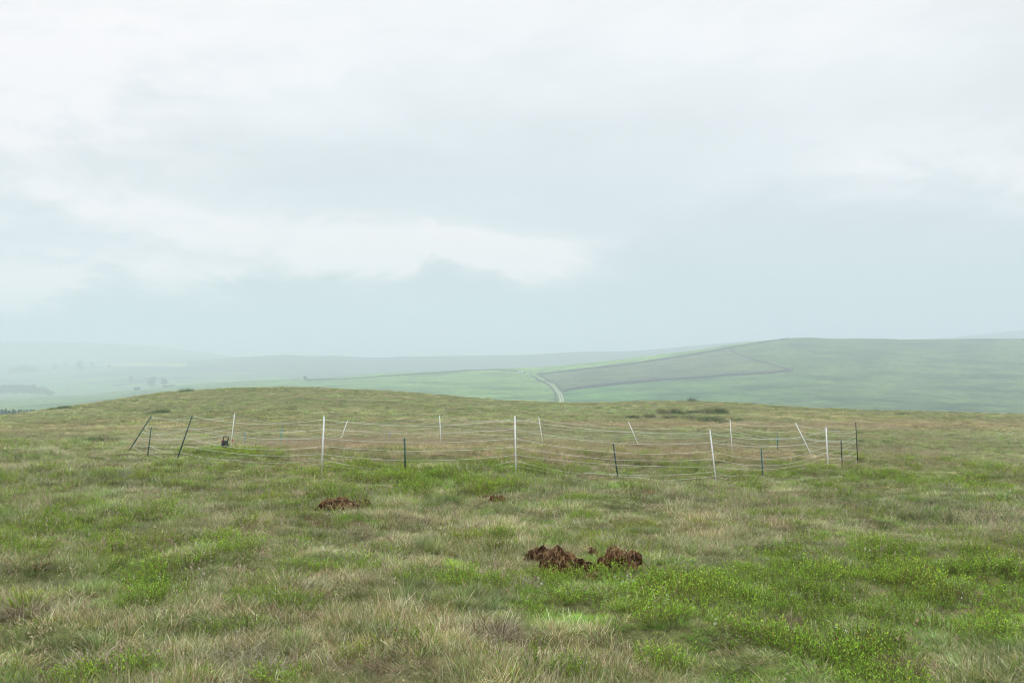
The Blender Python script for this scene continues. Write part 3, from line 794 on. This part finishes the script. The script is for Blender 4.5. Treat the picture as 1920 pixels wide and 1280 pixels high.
lr = np.random.default_rng(3)
def clump_grass(fg, fs, fb, nb=70, rad=.10, h=(.035, .12), wid=.0023, lean=.55, curl=.22):
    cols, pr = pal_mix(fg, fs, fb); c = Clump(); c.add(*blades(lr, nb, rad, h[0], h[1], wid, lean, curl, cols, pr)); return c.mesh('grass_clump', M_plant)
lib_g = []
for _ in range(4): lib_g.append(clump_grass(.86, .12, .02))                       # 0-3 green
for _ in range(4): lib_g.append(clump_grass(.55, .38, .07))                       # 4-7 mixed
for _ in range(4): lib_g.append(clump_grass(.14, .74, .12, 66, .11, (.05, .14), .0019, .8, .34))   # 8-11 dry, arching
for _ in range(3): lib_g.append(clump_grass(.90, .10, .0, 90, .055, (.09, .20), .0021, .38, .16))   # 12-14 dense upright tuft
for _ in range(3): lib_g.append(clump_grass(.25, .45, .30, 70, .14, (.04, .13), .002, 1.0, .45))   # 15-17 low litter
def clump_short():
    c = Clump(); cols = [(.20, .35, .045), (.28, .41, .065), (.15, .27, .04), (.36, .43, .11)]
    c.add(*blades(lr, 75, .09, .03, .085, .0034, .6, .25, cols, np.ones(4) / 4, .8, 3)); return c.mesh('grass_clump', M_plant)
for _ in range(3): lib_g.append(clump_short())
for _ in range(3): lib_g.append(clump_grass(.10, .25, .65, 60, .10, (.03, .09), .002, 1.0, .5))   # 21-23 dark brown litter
if 0: pass                                    # 18-20 short leafy green
COLL_G = library('grass', lib_g)
def clump_bilberry():
    c = Clump(); cens = []; ht_ = []
    for _ in range(18):
        th = lr.uniform(0, 6.28); r0 = .10 * math.sqrt(lr.uniform()); p0 = np.array([r0 * math.cos(th), r0 * math.sin(th), 0])
        d = np.array([math.cos(th) * .45, math.sin(th) * .45, 1]) + lr.normal(0, .18, 3); d /= np.linalg.norm(d); h = lr.uniform(.07, .16)
        c.add(*stem(p0, p0 + d * h, .0013, (.16, .12, .05)))
        for t in np.linspace(.25, 1, 13):
            cens.append(p0 + d * h * t + lr.normal(0, .005, 3)); ht_.append(t * h / .14 + lr.normal(0, .12))
    cens = np.array(cens)
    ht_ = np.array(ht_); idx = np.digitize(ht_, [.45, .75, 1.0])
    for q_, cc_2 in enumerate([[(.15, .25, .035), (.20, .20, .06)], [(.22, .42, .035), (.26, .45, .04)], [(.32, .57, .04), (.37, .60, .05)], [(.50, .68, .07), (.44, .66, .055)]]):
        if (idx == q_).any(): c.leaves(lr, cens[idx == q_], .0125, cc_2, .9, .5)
    k2 = cens[lr.random(len(cens)) < .03]
    c.leaves(lr, k2, .013, [(.42, .20, .06), (.30, .10, .04)], .6)
    return c.mesh('bilberry_clump', M_plant)
def stem(a, b, w_, colr):
    a = np.array(a); b = np.array(b); s1 = np.array([w_, 0, 0]); s2 = np.array([0, w_, 0])
    V = np.array([a - s1, a + s1, b + s1 * .6, b - s1 * .6, a - s2, a + s2, b + s2 * .6, b - s2 * .6])
    return V, np.tile(np.array(colr), (8, 1)), np.arange(8), [4, 4]
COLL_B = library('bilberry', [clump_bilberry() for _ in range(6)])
def clump_seed(pink):
    c = Clump()
    for _ in range(10):
        th = lr.uniform(0, 6.28); r0 = .16 * math.sqrt(lr.uniform()); p0 = np.array([r0 * math.cos(th), r0 * math.sin(th), 0])
        h = lr.uniform(.22, .40); d = np.array([lr.normal(0, .18), lr.normal(0, .18), 1]); p1 = p0 + d * h * .78; p2 = p0 + d * h + np.array([lr.normal(0, .02), lr.normal(0, .02), -.006])
        c.add(*stem(p0, p1, .0008, (.40, .34, .20)))
        cen = p1 + (p2 - p1) * np.linspace(0, 1, 9)[:, None] + lr.normal(0, .004, (9, 3))
        c.leaves(lr, cen, .014, [(.44, .30, .22), (.36, .24, .17), (.50, .38, .27)] if pink else [(.56, .48, .32), (.46, .38, .25), (.40, .36, .22)], .5, .4)
    return c.mesh('seed_clump', M_plant)
COLL_S = library('seed_grass', [clump_seed(True) for _ in range(3)] + [clump_seed(False) for _ in range(3)])

# ------------------------------------------------------------------ where each plant grows (zones given by where they show in the photo)
GREENZ = [(800, 905, 190, 26, 1.3), (930, 880, 60, 14, .5), (310, 962, 50, 16, 1.0), (110, 975, 150, 28, .8), (400, 905, 120, 14, .6), (560, 900, 80, 12, .7), (620, 885, 60, 10, .5),
          (250, 1085, 90, 55, 1.0), (420, 1045, 60, 18, .3), (1060, 1130, 150, 60, .9), (1250, 1110, 120, 40, .7), (1390, 1075, 160, 30, .9), (1640, 1040, 150, 22, .6), (1480, 1140, 90, 28, .8), (1720, 1120, 260, 60, 1.2),
          (1870, 1100, 90, 40, .9), (1840, 1180, 110, 45, 1.1), (1085, 1082, 60, 14, 1.5), (1130, 1064, 40, 22, 1.4), (1045, 1090, 40, 8, 1.0), (1560, 1230, 200, 60, .9), (1640, 1270, 80, 30, .8), (1330, 1200, 80, 40, .6), (1100, 1060, 60, 22, 1.2), (1690, 1040, 60, 12, .8), (520, 1060, 130, 20, .6), (590, 1060, 70, 16, .5),
          (1560, 890, 90, 12, .8), (1700, 905, 160, 14, .5), (320, 850, 60, 7, .7), (430, 852, 80, 6, .9), (380, 880, 90, 8, .5), (1250, 818, 80, 5, .9), (1350, 818, 60, 5, .8), (1130, 850, 60, 6, .5), (150, 890, 60, 12, .4), (30, 900, 40, 10, .5), (1300, 890, 80, 8, .4), (900, 1000, 60, 10, .2)]
DRYZ = [(140, 1175, 200, 40, 1.0), (420, 1230, 160, 60, .9), (560, 1110, 90, 26, .8), (480, 1060, 70, 20, .4), (760, 1190, 180, 60, .6), (30, 1060, 60, 35, .7), (900, 1200, 200, 50, .7), (1350, 1170, 80, 30, .5), (1130, 1210, 100, 40, .6),
        (420, 985, 110, 30, .5), (640, 990, 60, 40, .3), (1330, 1000, 140, 40, .5), (250, 850, 140, 22, .7), (60, 870, 120, 18, .6), (1700, 960, 250, 40, .4), (1250, 960, 200, 20, .35), (930, 1150, 60, 20, .4), (50, 1230, 110, 40, .5), (1600, 1130, 40, 20, .3), (620, 1080, 70, 40, .5), (860, 980, 120, 20, .35)]
PINKZ = [(1000, 860, 330, 16, 1.0), (700, 835, 260, 7, .9), (560, 845, 80, 10, .7), (1230, 775 + 22, 280, 6, .9), (1700, 800, 260, 9, .9), (1450, 855, 110, 12, .7), (1260, 845, 120, 14, .6), (300, 838, 60, 10, .4), (840, 815, 300, 4, .5), (700, 925, 200, 12, .3), (1650, 870, 120, 16, .4),(1310, 985, 60, 30, .3),(560, 895, 120, 14, .5)]
def zone(Z_, px, row):
    t = np.zeros(px.shape)
    for (a, b2, c, d, e2) in Z_: t += e2 * np.exp(-(((px - a) / c) ** 2 + ((row - b2) / d) ** 2))
    return t
def wedge(n_, r0, r1, half, rg, power=0.0):
    uu = rg.uniform(0, 1, n_)
    if power == 0: r = np.sqrt(r0 ** 2 + uu * (r1 ** 2 - r0 ** 2))
    else: r = r0 * (r1 / r0) ** uu
    a = R(half) * rg.uniform(-1, 1, n_); return r * np.sin(a), r * np.cos(a)
gr = np.random.default_rng(9)
bands = [wedge(19000, 2.2, 12, 38, gr), wedge(36000, 12, 28, 36, gr), wedge(30000, 28, 60, 34, gr, 1), wedge(30000, 60, 150, 34, gr, 1)]
x = np.concatenate([b[0] for b in bands]); y = np.concatenate([b[1] for b in bands])
lev = np.concatenate([np.full(len(b[0]), i) for i, b in enumerate(bands)])
z = zf(x, y); px = PX0 + F * x / y; row = HR - z / y * F; r = np.hypot(x, y)
nA = fbm(x, y, 2.2, 3, 20); nB = fbm(x, y, 1.1, 2, 21); nC = fbm(x, y, 9.0, 3, 22); nD = fbm(x, y, .7, 2, 23); nE = fbm(x, y, 25.0, 3, 24)
gz_ = zone(GREENZ, px, row); dz_ = zone(DRYZ, px, row); pz_ = zone(PINKZ, px, row)
nF = fbm(x, y, .45, 2, 26)
dry = np.clip(.24 + .36 * nA + .6 * nB + .8 * nF + .2 * nC + .30 * dz_ - .45 * gz_ + .35 * pz_, .04, .93)
dry = np.where(lev >= 2, np.clip(.27 + .7 * nC + .5 * nE + .55 * pz_ + .6 * nA - .5 * gz_, 0, 1), dry)
roll = gr.uniform(0, 1, len(x))
vid = np.where(roll < dry, np.where(gr.uniform(0, 1, len(x)) < .68, gr.integers(8, 12, len(x)), gr.integers(4, 8, len(x))),
               np.where(gr.uniform(0, 1, len(x)) < .5, gr.integers(0, 4, len(x)), gr.integers(4, 8, len(x))))
tuf = (nD > .30) & (gr.uniform(0, 1, len(x)) < .55) & (dry < .6); vid = np.where(tuf, gr.integers(12, 15, len(x)), vid)
nG = fbm(x, y, .42, 2, 27) + .5 * fbm(x, y, .22, 1, 28)
sh = (nG + .45 * gz_ - .35 * dz_ - .3 * pz_ > .42) & (gr.uniform(0, 1, len(x)) < .8); vid = np.where(sh, gr.integers(18, 21, len(x)), vid)
low = (nD < -.42) & (gr.uniform(0, 1, len(x)) < .8); vid = np.where(low, gr.integers(15, 18, len(x)), vid)
nH = fbm(x, y, .5, 3, 29); lit = (nH - .2 * np.clip(gz_, 0, 1) > .27) & (lev < 3) & (gr.uniform(0, 1, len(x)) < .85); vid = np.where(lit, gr.integers(21, 24, len(x)), vid)
hs = np.clip(.9 + .7 * nB + .8 * nF, .25, 2.0) * gr.uniform(.8, 1.2, len(x))
spread = np.choose(lev, [.85, 1.1, 2.0, 3.4]) * gr.uniform(.85, 1.25, len(x)); hs = hs * np.choose(lev, [1, 1.0, 1.0, 1.15])
vid = vid.astype(int)
tint = np.ones((len(x), 3))
bright = np.clip(1 + .22 * nC + .3 * nA + .45 * nF, .5, 1.7)
tint *= bright[:, None]
tint *= 1 + np.clip(pz_, 0, 1)[:, None] * np.array([.10, -.10, -.04])
warm = np.clip(nE, -1, 1); tint[:, 0] *= 1 + .12 * warm; tint[:, 2] *= 1 - .10 * warm
tint[:, 1] *= 1.03 + .10 * np.clip(gz_, 0, 1); tint[lev >= 2] *= np.array([1.06, 1.05, 1.02])
tint *= gr.uniform(.62, 1.42, (len(x), 1)) * gr.uniform(.88, 1.12, (len(x), 3))
rot = np.stack([gr.normal(0, .10, len(x)), gr.normal(0, .10, len(x)), gr.uniform(0, 6.283, len(x))], 1)
CLODS = [(1018, 1046, .30, .13, .17), (1062, 1082, .36, .20, .24), (1113, 1038, .10, .08, .10), (1166, 1070, .30, .18, .20)]
EXC = [(1016, 1052, .15), (1058, 1082, .22), (1116, 1038, .08), (1164, 1068, .16), (634, 956, .32), (664, 951, .30), (1210, 924, .26), (905, 938, .22), (930, 938, .18), (75, 1064, .22),
       (168, 1262, .20), (925, 1190, .22), (345, 1110, .16), (45, 1150, .2), (990, 1100, .13), (218, 896, .3), (490, 1256, .18), (450, 1228, .2), (1470, 1170, .16), (750, 1250, .22), (1700, 1255, .2), (210, 1128, .15)]
EP = np.array([[*on_ground(a, b2, 2, 60)[:2], c] for a, b2, c in EXC])
def clear(x, y, k_=1.0):
    t = np.ones(x.shape)
    for ex_, ey_, er_ in EP:
        d_ = np.hypot((x - ex_) / er_, (y - (ey_ - er_ * .4)) / (er_ * 1.2)); t = np.minimum(t, np.clip((d_ - .62) * 2.6, 0, 1) * .5 + .5)
    return t
ck = clear(x, y); hs = hs * ck * (1 - .34 * np.clip(gz_, 0, 1)) * np.where(lev == 0, .70, .86); hs = np.where(lev < 2, np.maximum(hs, .42), hs); rr_ = np.hypot(x, y - 27.5); hs = np.where((rr_ > 6.5) & (rr_ < 11.5) & (y < 30), hs * .62, hs); tint = tint * (1 - .0 * ck[:, None])
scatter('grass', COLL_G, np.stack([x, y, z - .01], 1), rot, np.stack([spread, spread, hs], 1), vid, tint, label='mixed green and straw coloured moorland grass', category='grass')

# bilberry
bb = [wedge(12000, 2.2, 14, 38, gr), wedge(20000, 14, 34, 36, gr)]
x = np.concatenate([b[0] for b in bb]); y = np.concatenate([b[1] for b in bb]); lv = np.concatenate([np.full(len(b[0]), i) for i, b in enumerate(bb)])
z = zf(x, y); px = PX0 + F * x / y; row = HR - z / y * F
q = np.minimum(zone(GREENZ, px, row), 1.2) * .60 + .5 * fbm(x, y, 1.1, 2, 31) + 1.35 * fbm(x, y, .33, 2, 32) - .40 * zone(DRYZ, px, row) - .3 * zone(PINKZ, px, row) - .12
kp = q > .06 + .34 * gr.uniform(0, 1, len(x))
x, y, z, lv, q = x[kp], y[kp], z[kp], lv[kp], q[kp]
s_ = np.choose(lv, [1.0, 1.3]) * gr.uniform(.7, 1.25, len(x)) * np.clip(.55 + .5 * q, .5, 1.25)
t_ = gr.uniform(.75, 1.2, (len(x), 1)) * np.array([[1, 1, 1]]) * (1 + .25 * fbm(x, y, 1.2, 2, 33))[:, None]
redd = np.clip(fbm(x, y, .9, 2, 34), 0, 1); t_ = t_ * (1 + redd[:, None] * np.array([.22, -.10, 0]))
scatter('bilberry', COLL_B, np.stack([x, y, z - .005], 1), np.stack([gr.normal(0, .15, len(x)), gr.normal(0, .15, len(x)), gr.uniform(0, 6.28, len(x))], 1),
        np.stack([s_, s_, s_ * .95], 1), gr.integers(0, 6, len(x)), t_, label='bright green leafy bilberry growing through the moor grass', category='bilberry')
# seed heads
sb = [wedge(1400, 3, 14, 38, gr), wedge(6500, 14, 45, 36, gr), wedge(9000, 45, 110, 34, gr, 1)]
x = np.concatenate([b[0] for b in sb]); y = np.concatenate([b[1] for b in sb]); z = zf(x, y); px = PX0 + F * x / y; row = HR - z / y * F
pz_ = zone(PINKZ, px, row)
kp = (.28 + .5 * fbm(x, y, 3, 3, 41) + .9 * pz_) > gr.uniform(0, 1, len(x)) * .95
x, y, z, pz_ = x[kp], y[kp], z[kp], pz_[kp]
sc = np.where(y > 45, 2.2, np.where(y > 14, 1.25, 1.0)) * gr.uniform(.8, 1.2, len(x)); sv = gr.uniform(.7, 1.1, len(x))
scatter('seed_grass', COLL_S, np.stack([x, y, z], 1), np.stack([gr.normal(0, .1, len(x)), gr.normal(0, .1, len(x)), gr.uniform(0, 6.28, len(x))], 1),
        np.stack([sc, sc, sv], 1), np.where(gr.uniform(0, 1, len(x)) < .3 + .6 * pz_, gr.integers(0, 3, len(x)), gr.integers(3, 6, len(x))),
        gr.uniform(.8, 1.15, (len(x), 1)) * np.ones((1, 3)), label='thin stalks of seeding grass with pinkish brown heads', category='grass')

# white flower heads dotted about
def clump_white():
    c = Clump()
    for _ in range(2):
        p0 = np.array([*lr.normal(0, .05, 2), 0]); p1 = p0 + np.array([*lr.normal(0, .02, 2), lr.uniform(.10, .17)])
        c.add(*stem(p0, p1, .0009, (.25, .30, .10)))
        c.leaves(lr, p1 + lr.normal(0, .003, (6, 3)), .007, [(.85, .87, .84), (.75, .78, .74)], .4, .8)
    return c.mesh('white_flower_clump', M_plant)
COLL_W = library('white_flowers', [clump_white() for _ in range(3)])
wp = [(1165, 1122), (1180, 1130), (1000, 1128), (1242, 1162), (1252, 1168), (1205, 1166), (805, 1026), (650, 1022), (633, 985), (640, 990), (610, 990), (525, 1005), (1638, 1070), (430, 1018), (175, 1075),
      (365, 1112), (735, 1135), (1300, 948), (1458, 911), (1870, 955), (690, 1020), (1345, 1215), (1820, 1150), (1595, 1240), (555, 1090), (296, 1120), (280, 995), (1120, 1000), (1490, 1060), (130, 1210)]
WP = np.array([on_ground(a, b_2, 3, 40) for a, b_2 in wp])
scatter('white_flowers', COLL_W, WP, np.stack([np.zeros(len(WP)), np.zeros(len(WP)), gr.uniform(0, 6, len(WP))], 1), np.ones((len(WP), 3)) * gr.uniform(.8, 1.2, (len(WP), 1)),
        gr.integers(0, 3, len(WP)), np.ones((len(WP), 3)), label='tiny white flower heads dotted through the grass', category='flowers')

# ------------------------------------------------------------------ peat clods
M_peat, n, b = mat('peat')
t = n.new('ShaderNodeTexCoord')
st_ = n.new('ShaderNodeMapping'); st_.inputs['Scale'].default_value = (1, 1, .3); n.l.new(t.outputs['Object'], st_.inputs[0])
c1 = n.ramp(n.noise(st_.outputs[0], 60, 6, .7), [(.38, (.02, .010, .006)), (.48, (.12, .060, .028)), (.56, (.23, .125, .06)), (.66, (.48, .33, .18))])
gn = n.new('ShaderNodeNewGeometry'); sp = n.new('ShaderNodeSeparateXYZ'); n.l.new(gn.outputs['Normal'], sp.inputs[0])
tone = n.ramp(n.noise(t.outputs['Object'], 11, 4, .6), [(.35, (.32, .29, .28)), (.5, (.8, .8, .8)), (.65, (1.35, 1.4, 1.4))])
c1 = n.mix(1, c1, tone, 'MULTIPLY')
top_ = n.math('MULTIPLY', n.math('SUBTRACT', n.math('ADD', sp.outputs[2], n.math('MULTIPLY', n.noise(t.outputs['Object'], 9, 4), 1.6)), 1.75), 5.0, clamp=True)
c1 = n.mix(top_, c1, n.ramp(n.noise(t.outputs['Object'], 50, 3), [(.35, (.13, .10, .03)), (.65, (.32, .22, .08))]))
n.l.new(c1, b.inputs['Base Color']); b.inputs['Roughness'].default_value = 1; b.inputs['Specular IOR Level'].default_value = .05
bp = n.new('ShaderNodeBump'); bp.inputs['Strength'].default_value = 1; bp.inputs['Distance'].default_value = .02
n.l.new(n.noise(st_.outputs[0], 70, 6, .75), bp.inputs['Height']); n.l.new(bp.outputs[0], b.inputs['Normal'])
def clod(px, row, hw, hd, h, label, seed, roots=260, red=1.0):
    p = on_ground(px, row, 2, 60); rg = np.random.default_rng(seed)
    nu, nv = 56, 26
    uu = np.linspace(0, 2 * math.pi, nu, endpoint=False); vv = np.linspace(0, 1, nv)
    U, Vv = np.meshgrid(uu, vv)
    prof = np.cos(Vv * math.pi / 2) ** .45
    lump = 1 + .42 * fbm(np.cos(U) * 2 + 5 + seed * 3, np.sin(U) * 2 + Vv * 2, 1.1, 4, seed) + .22 * fbm(np.cos(U) * 6 + Vv * 5, np.sin(U) * 6 - Vv * 4, 1.0, 3, seed + 1)
    # wrap seam
    lump = lump * (1 - 0 * U)
    ex = hw * prof * lump * np.cos(U); ey = hd * prof * lump * np.sin(U)
    ez = h * (np.sin(Vv * math.pi / 2) ** .8) * (1 + .8 * fbm(ex * 1.0 + seed, ey, hw * .8, 4, seed + 2)) - .03
    ex = ex + .25 * ez * rg.uniform(-1, 1)
    Vt = np.stack([ex, ey, ez], -1).reshape(-1, 3)
    i = np.arange(nv - 1)[:, None] * nu; j = np.arange(nu)[None, :]; j2 = (j + 1) % nu
    f = np.stack([i + j, i + j2, i + nu + j2, i + nu + j], -1).reshape(-1, 4)
    e = bpy.data.objects.new('peat_clod', None); COL.objects.link(e); e.location = p; e.rotation_euler.z = rg.uniform(-.3, .3)
    e.scale = (1, 1, .9); e['label'] = label; e['category'] = 'peat clod'; e['group'] = 'clods of brown peat turned over in the grass'
    obj('peat', mesh_np('peat', Vt, f.ravel(), [4] * len(f), [M_peat]), e)
    # hanging roots and dead grass over the clod
    c = Clump(); k_ = rg.integers(0, len(Vt), roots); bpos = Vt[k_] * [1.02, 1.02, 1.0]
    dirs = bpos.copy(); dirs[:, 2] = 0; dirs /= np.linalg.norm(dirs, axis=1)[:, None] + 1e-9
    ln = rg.uniform(.02, .08, roots)[:, None]
    p1 = bpos + dirs * ln * .35 + np.array([0, 0, .01]) + rg.normal(0, .014, (roots, 3)); p2 = p1 + dirs * ln * .2 + np.array([0, 0, -1]) * ln * .7 + rg.normal(0, .022, (roots, 3))
    sd_ = np.cross(dirs, [0, 0, 1]) * .0010
    Vr = np.stack([bpos - sd_, bpos + sd_, p1 + sd_, p1 - sd_, p2], 1).reshape(-1, 3)
    cr = np.array([(.12, .065, .032), (.24, .145, .075), (.44, .33, .18), (.06, .035, .02), (.66, .54, .34)])[rg.integers(0, 5, roots)]
    b0 = np.arange(roots) * 5
    fl = np.concatenate([np.stack([b0, b0 + 1, b0 + 2, b0 + 3], 1).ravel(), np.stack([b0 + 3, b0 + 2, b0 + 4], 1).ravel()])
    c.add(Vr, np.repeat(cr, 5, 0), fl, [4] * roots + [3] * roots)
    obj('roots', c.mesh('roots', M_leaf), e)
clod(1018, 1048, .15, .09, .14, 'dark peat clod at the back left of the big clod pile', 51)
clod(1058, 1080, .24, .13, .25, 'largest brown peat clod, mossy on top, in the middle foreground', 52, 700)
clod(1102, 1088, .10, .09, .07, 'low dark peat clod half hidden by bilberry right of the largest clod', 56, 200)
clod(1114, 1038, .05, .045, .075, 'smallest peat clod sitting alone between the two larger ones', 53, 120)
clod(1168, 1071, .18, .12, .20, 'rounded fibrous peat clod at the right end of the clod pile', 54, 350)
clod(634, 957, .24, .14, .17, 'reddish brown peat clod in front of the tall front left post', 61, 450)
clod(668, 952, .17, .12, .13, 'low orange brown clod touching the reddish one at left', 62, 300)
clod(1210, 925, .17, .12, .07, 'flat brown clod below the short dark leaning post', 63, 250)
clod(905, 939, .12, .10, .09, 'small brown clod in the bright green patch below the fence', 64, 200)
clod(932, 940, .11, .09, .10, 'dark clod at the right edge of the bright green patch', 65, 200)
clod(75, 1066, .08, .07, .07, 'dark brown clod in the grass near the left edge', 66, 250)

# dead grey tussocks
def tussock(px, row, rad, h, nb, label, seed, cols, cat='grass tussock', nm='tussock', lean=1.0, curl=.5):
    p = on_ground(px, row, 2, 60); rg = np.random.default_rng(seed)
    c = Clump(); pr = np.ones(len(cols)) / len(cols)
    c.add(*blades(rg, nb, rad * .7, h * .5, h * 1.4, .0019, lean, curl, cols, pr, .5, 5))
    o = obj(nm, c.mesh(nm, M_leaf), label=label, category=cat, group='dead grass tussocks'); o.location = p
GREY = [(.66, .62, .44), (.50, .45, .30), (.80, .76, .58), (.34, .29, .19), (.30, .34, .12)]
BR2 = [(.34, .25, .15), (.48, .39, .25), (.20, .14, .09), (.58, .49, .33)]
tussock(168, 1262, .20, .17, 900, 'grey dead tussock with pale curling blades at bottom left', 71, GREY)
tussock(925, 1190, .24, .15, 900, 'wide grey brown dead tussock in the lower middle', 72, GREY + BR2)
tussock(345, 1110, .15, .12, 500, 'small grey dead tussock right of the bilberry patch at left', 73, GREY)
tussock(45, 1150, .20, .15, 600, 'dark grey tussock at the left edge', 74, GREY + BR2)
tussock(990, 1100, .13, .13, 400, 'grey tussock just below left of the large peat clod', 75, GREY + BR2)
tussock(218, 896, .26, .20, 600, 'silvery grey dead clump left of the fence, in front of its dark posts', 76, [(.68, .68, .54), (.50, .50, .38), (.36, .31, .2)])
tussock(490, 1256, .20, .12, 600, 'matted pale tussock on the bottom edge, right of the grey one', 77, GREY)
tussock(450, 1228, .22, .14, 600, 'broad straw grey tussock above the bottom edge', 78, GREY)
tussock(1470, 1170, .16, .10, 400, 'brown dead tussock under a green patch at lower right', 79, BR2)
tussock(750, 1250, .24, .12, 700, 'brown tussock in the bottom middle of the foreground', 80, BR2)
tussock(1700, 1255, .2, .10, 500, 'pinkish brown dead tussock near the bottom right', 81, BR2)
tussock(210, 1128, .15, .11, 400, 'ginger brown tussock left of the small grey one', 82, BR2)

# ------------------------------------------------------------------ rushes
def rushes(px0, px1, row0, row1, nb, h, label, seed, cols, dmin=45, dmax=125, thin=1.0):
    rg = np.random.default_rng(seed)
    A_ = on_ground(px0, row0, dmin, dmax); B_ = on_ground(px1, row1, dmin, dmax)
    ctr = (A_ + B_) / 2; half = (B_ - A_)[:2] / 2; Lh = np.linalg.norm(half)
    k_ = max(4, int(Lh * 4)); t = rg.uniform(-1, 1, k_); 
    cx = ctr[0] + half[0] * t; cy = ctr[1] + half[1] * t + rg.normal(0, .35 * min(Lh, 2.5) + .15, k_)
    c = Clump()
    for X_, Y_ in zip(cx, cy):
        hh = h * 1.15 * rg.uniform(.7, 1.15)
        V, C_, fl, sz_ = blades(rg, max(10, nb // k_ * 2 // 3), .5, hh * .6, hh, .004, .22, .07, cols, np.ones(len(cols)) / len(cols), .9, 3)
        V = V + np.array([X_, Y_, float(zf(X_, Y_)) - .02]) - ctr
        c.add(V, C_, fl, sz_)
    o = obj('rush_patch', c.mesh('rush_patch', M_leaf), label=label, category='rushes', group='rush patches on the slope behind the fence'); o.location = ctr
DG = [(.05, .12, .04), (.07, .15, .05), (.04, .10, .035), (.10, .17, .06)]
DB = [(.07, .10, .04), (.10, .12, .055), (.15, .13, .08), (.06, .08, .04)]
rushes(268, 326, 777, 773, 2600, .30, 'dark green oval rush patch on the slope above the left end of the fence', 90, DG)
rushes(1228, 1276, 777, 776, 1500, .55, 'olive brown rush clump at the left of the rush band', 91, DB)
rushes(1180, 1300, 784, 784, 2600, .40, 'thin brownish rush strip trailing left below the rush band', 92, DB)
rushes(1258, 1352, 777, 775, 5200, .46, 'long dark rush band between the two taller rush clumps', 93, DG[:3] + DB[:2])
rushes(1325, 1358, 772, 771, 900, .5, 'small dark upright rush clump at the right of the rush band', 94, DB)
rushes(1295, 1392, 791, 790, 3000, .42, 'bright dark green rush strip behind the upright white rear post', 95, DG)
rushes(1683, 1690, 779, 779, 260, .45, 'small rush tuft alone on the right part of the slope', 96, DG, 40, 110)
rushes(1692, 1700, 777, 777, 260, .45, 'small rush tuft right of its twin on the right slope', 97, DG, 40, 110)
rushes(165, 190, 832, 831, 1300, .32, 'low dark green rush patch left of the fence', 98, DG, 15, 60)
rushes(88, 150, 769, 763, 2200, .4, 'dark rush patch along the skyline of the left slope', 99, DG)
rushes(340, 362, 734, 733, 900, .45, 'dark rush patch on the skyline left of the knoll top', 100, DG, 60, 130)
rushes(1293, 1300, 752, 752, 500, .55, 'lone dark rush tuft on the skyline above the rush band', 101, DB, 60, 125)
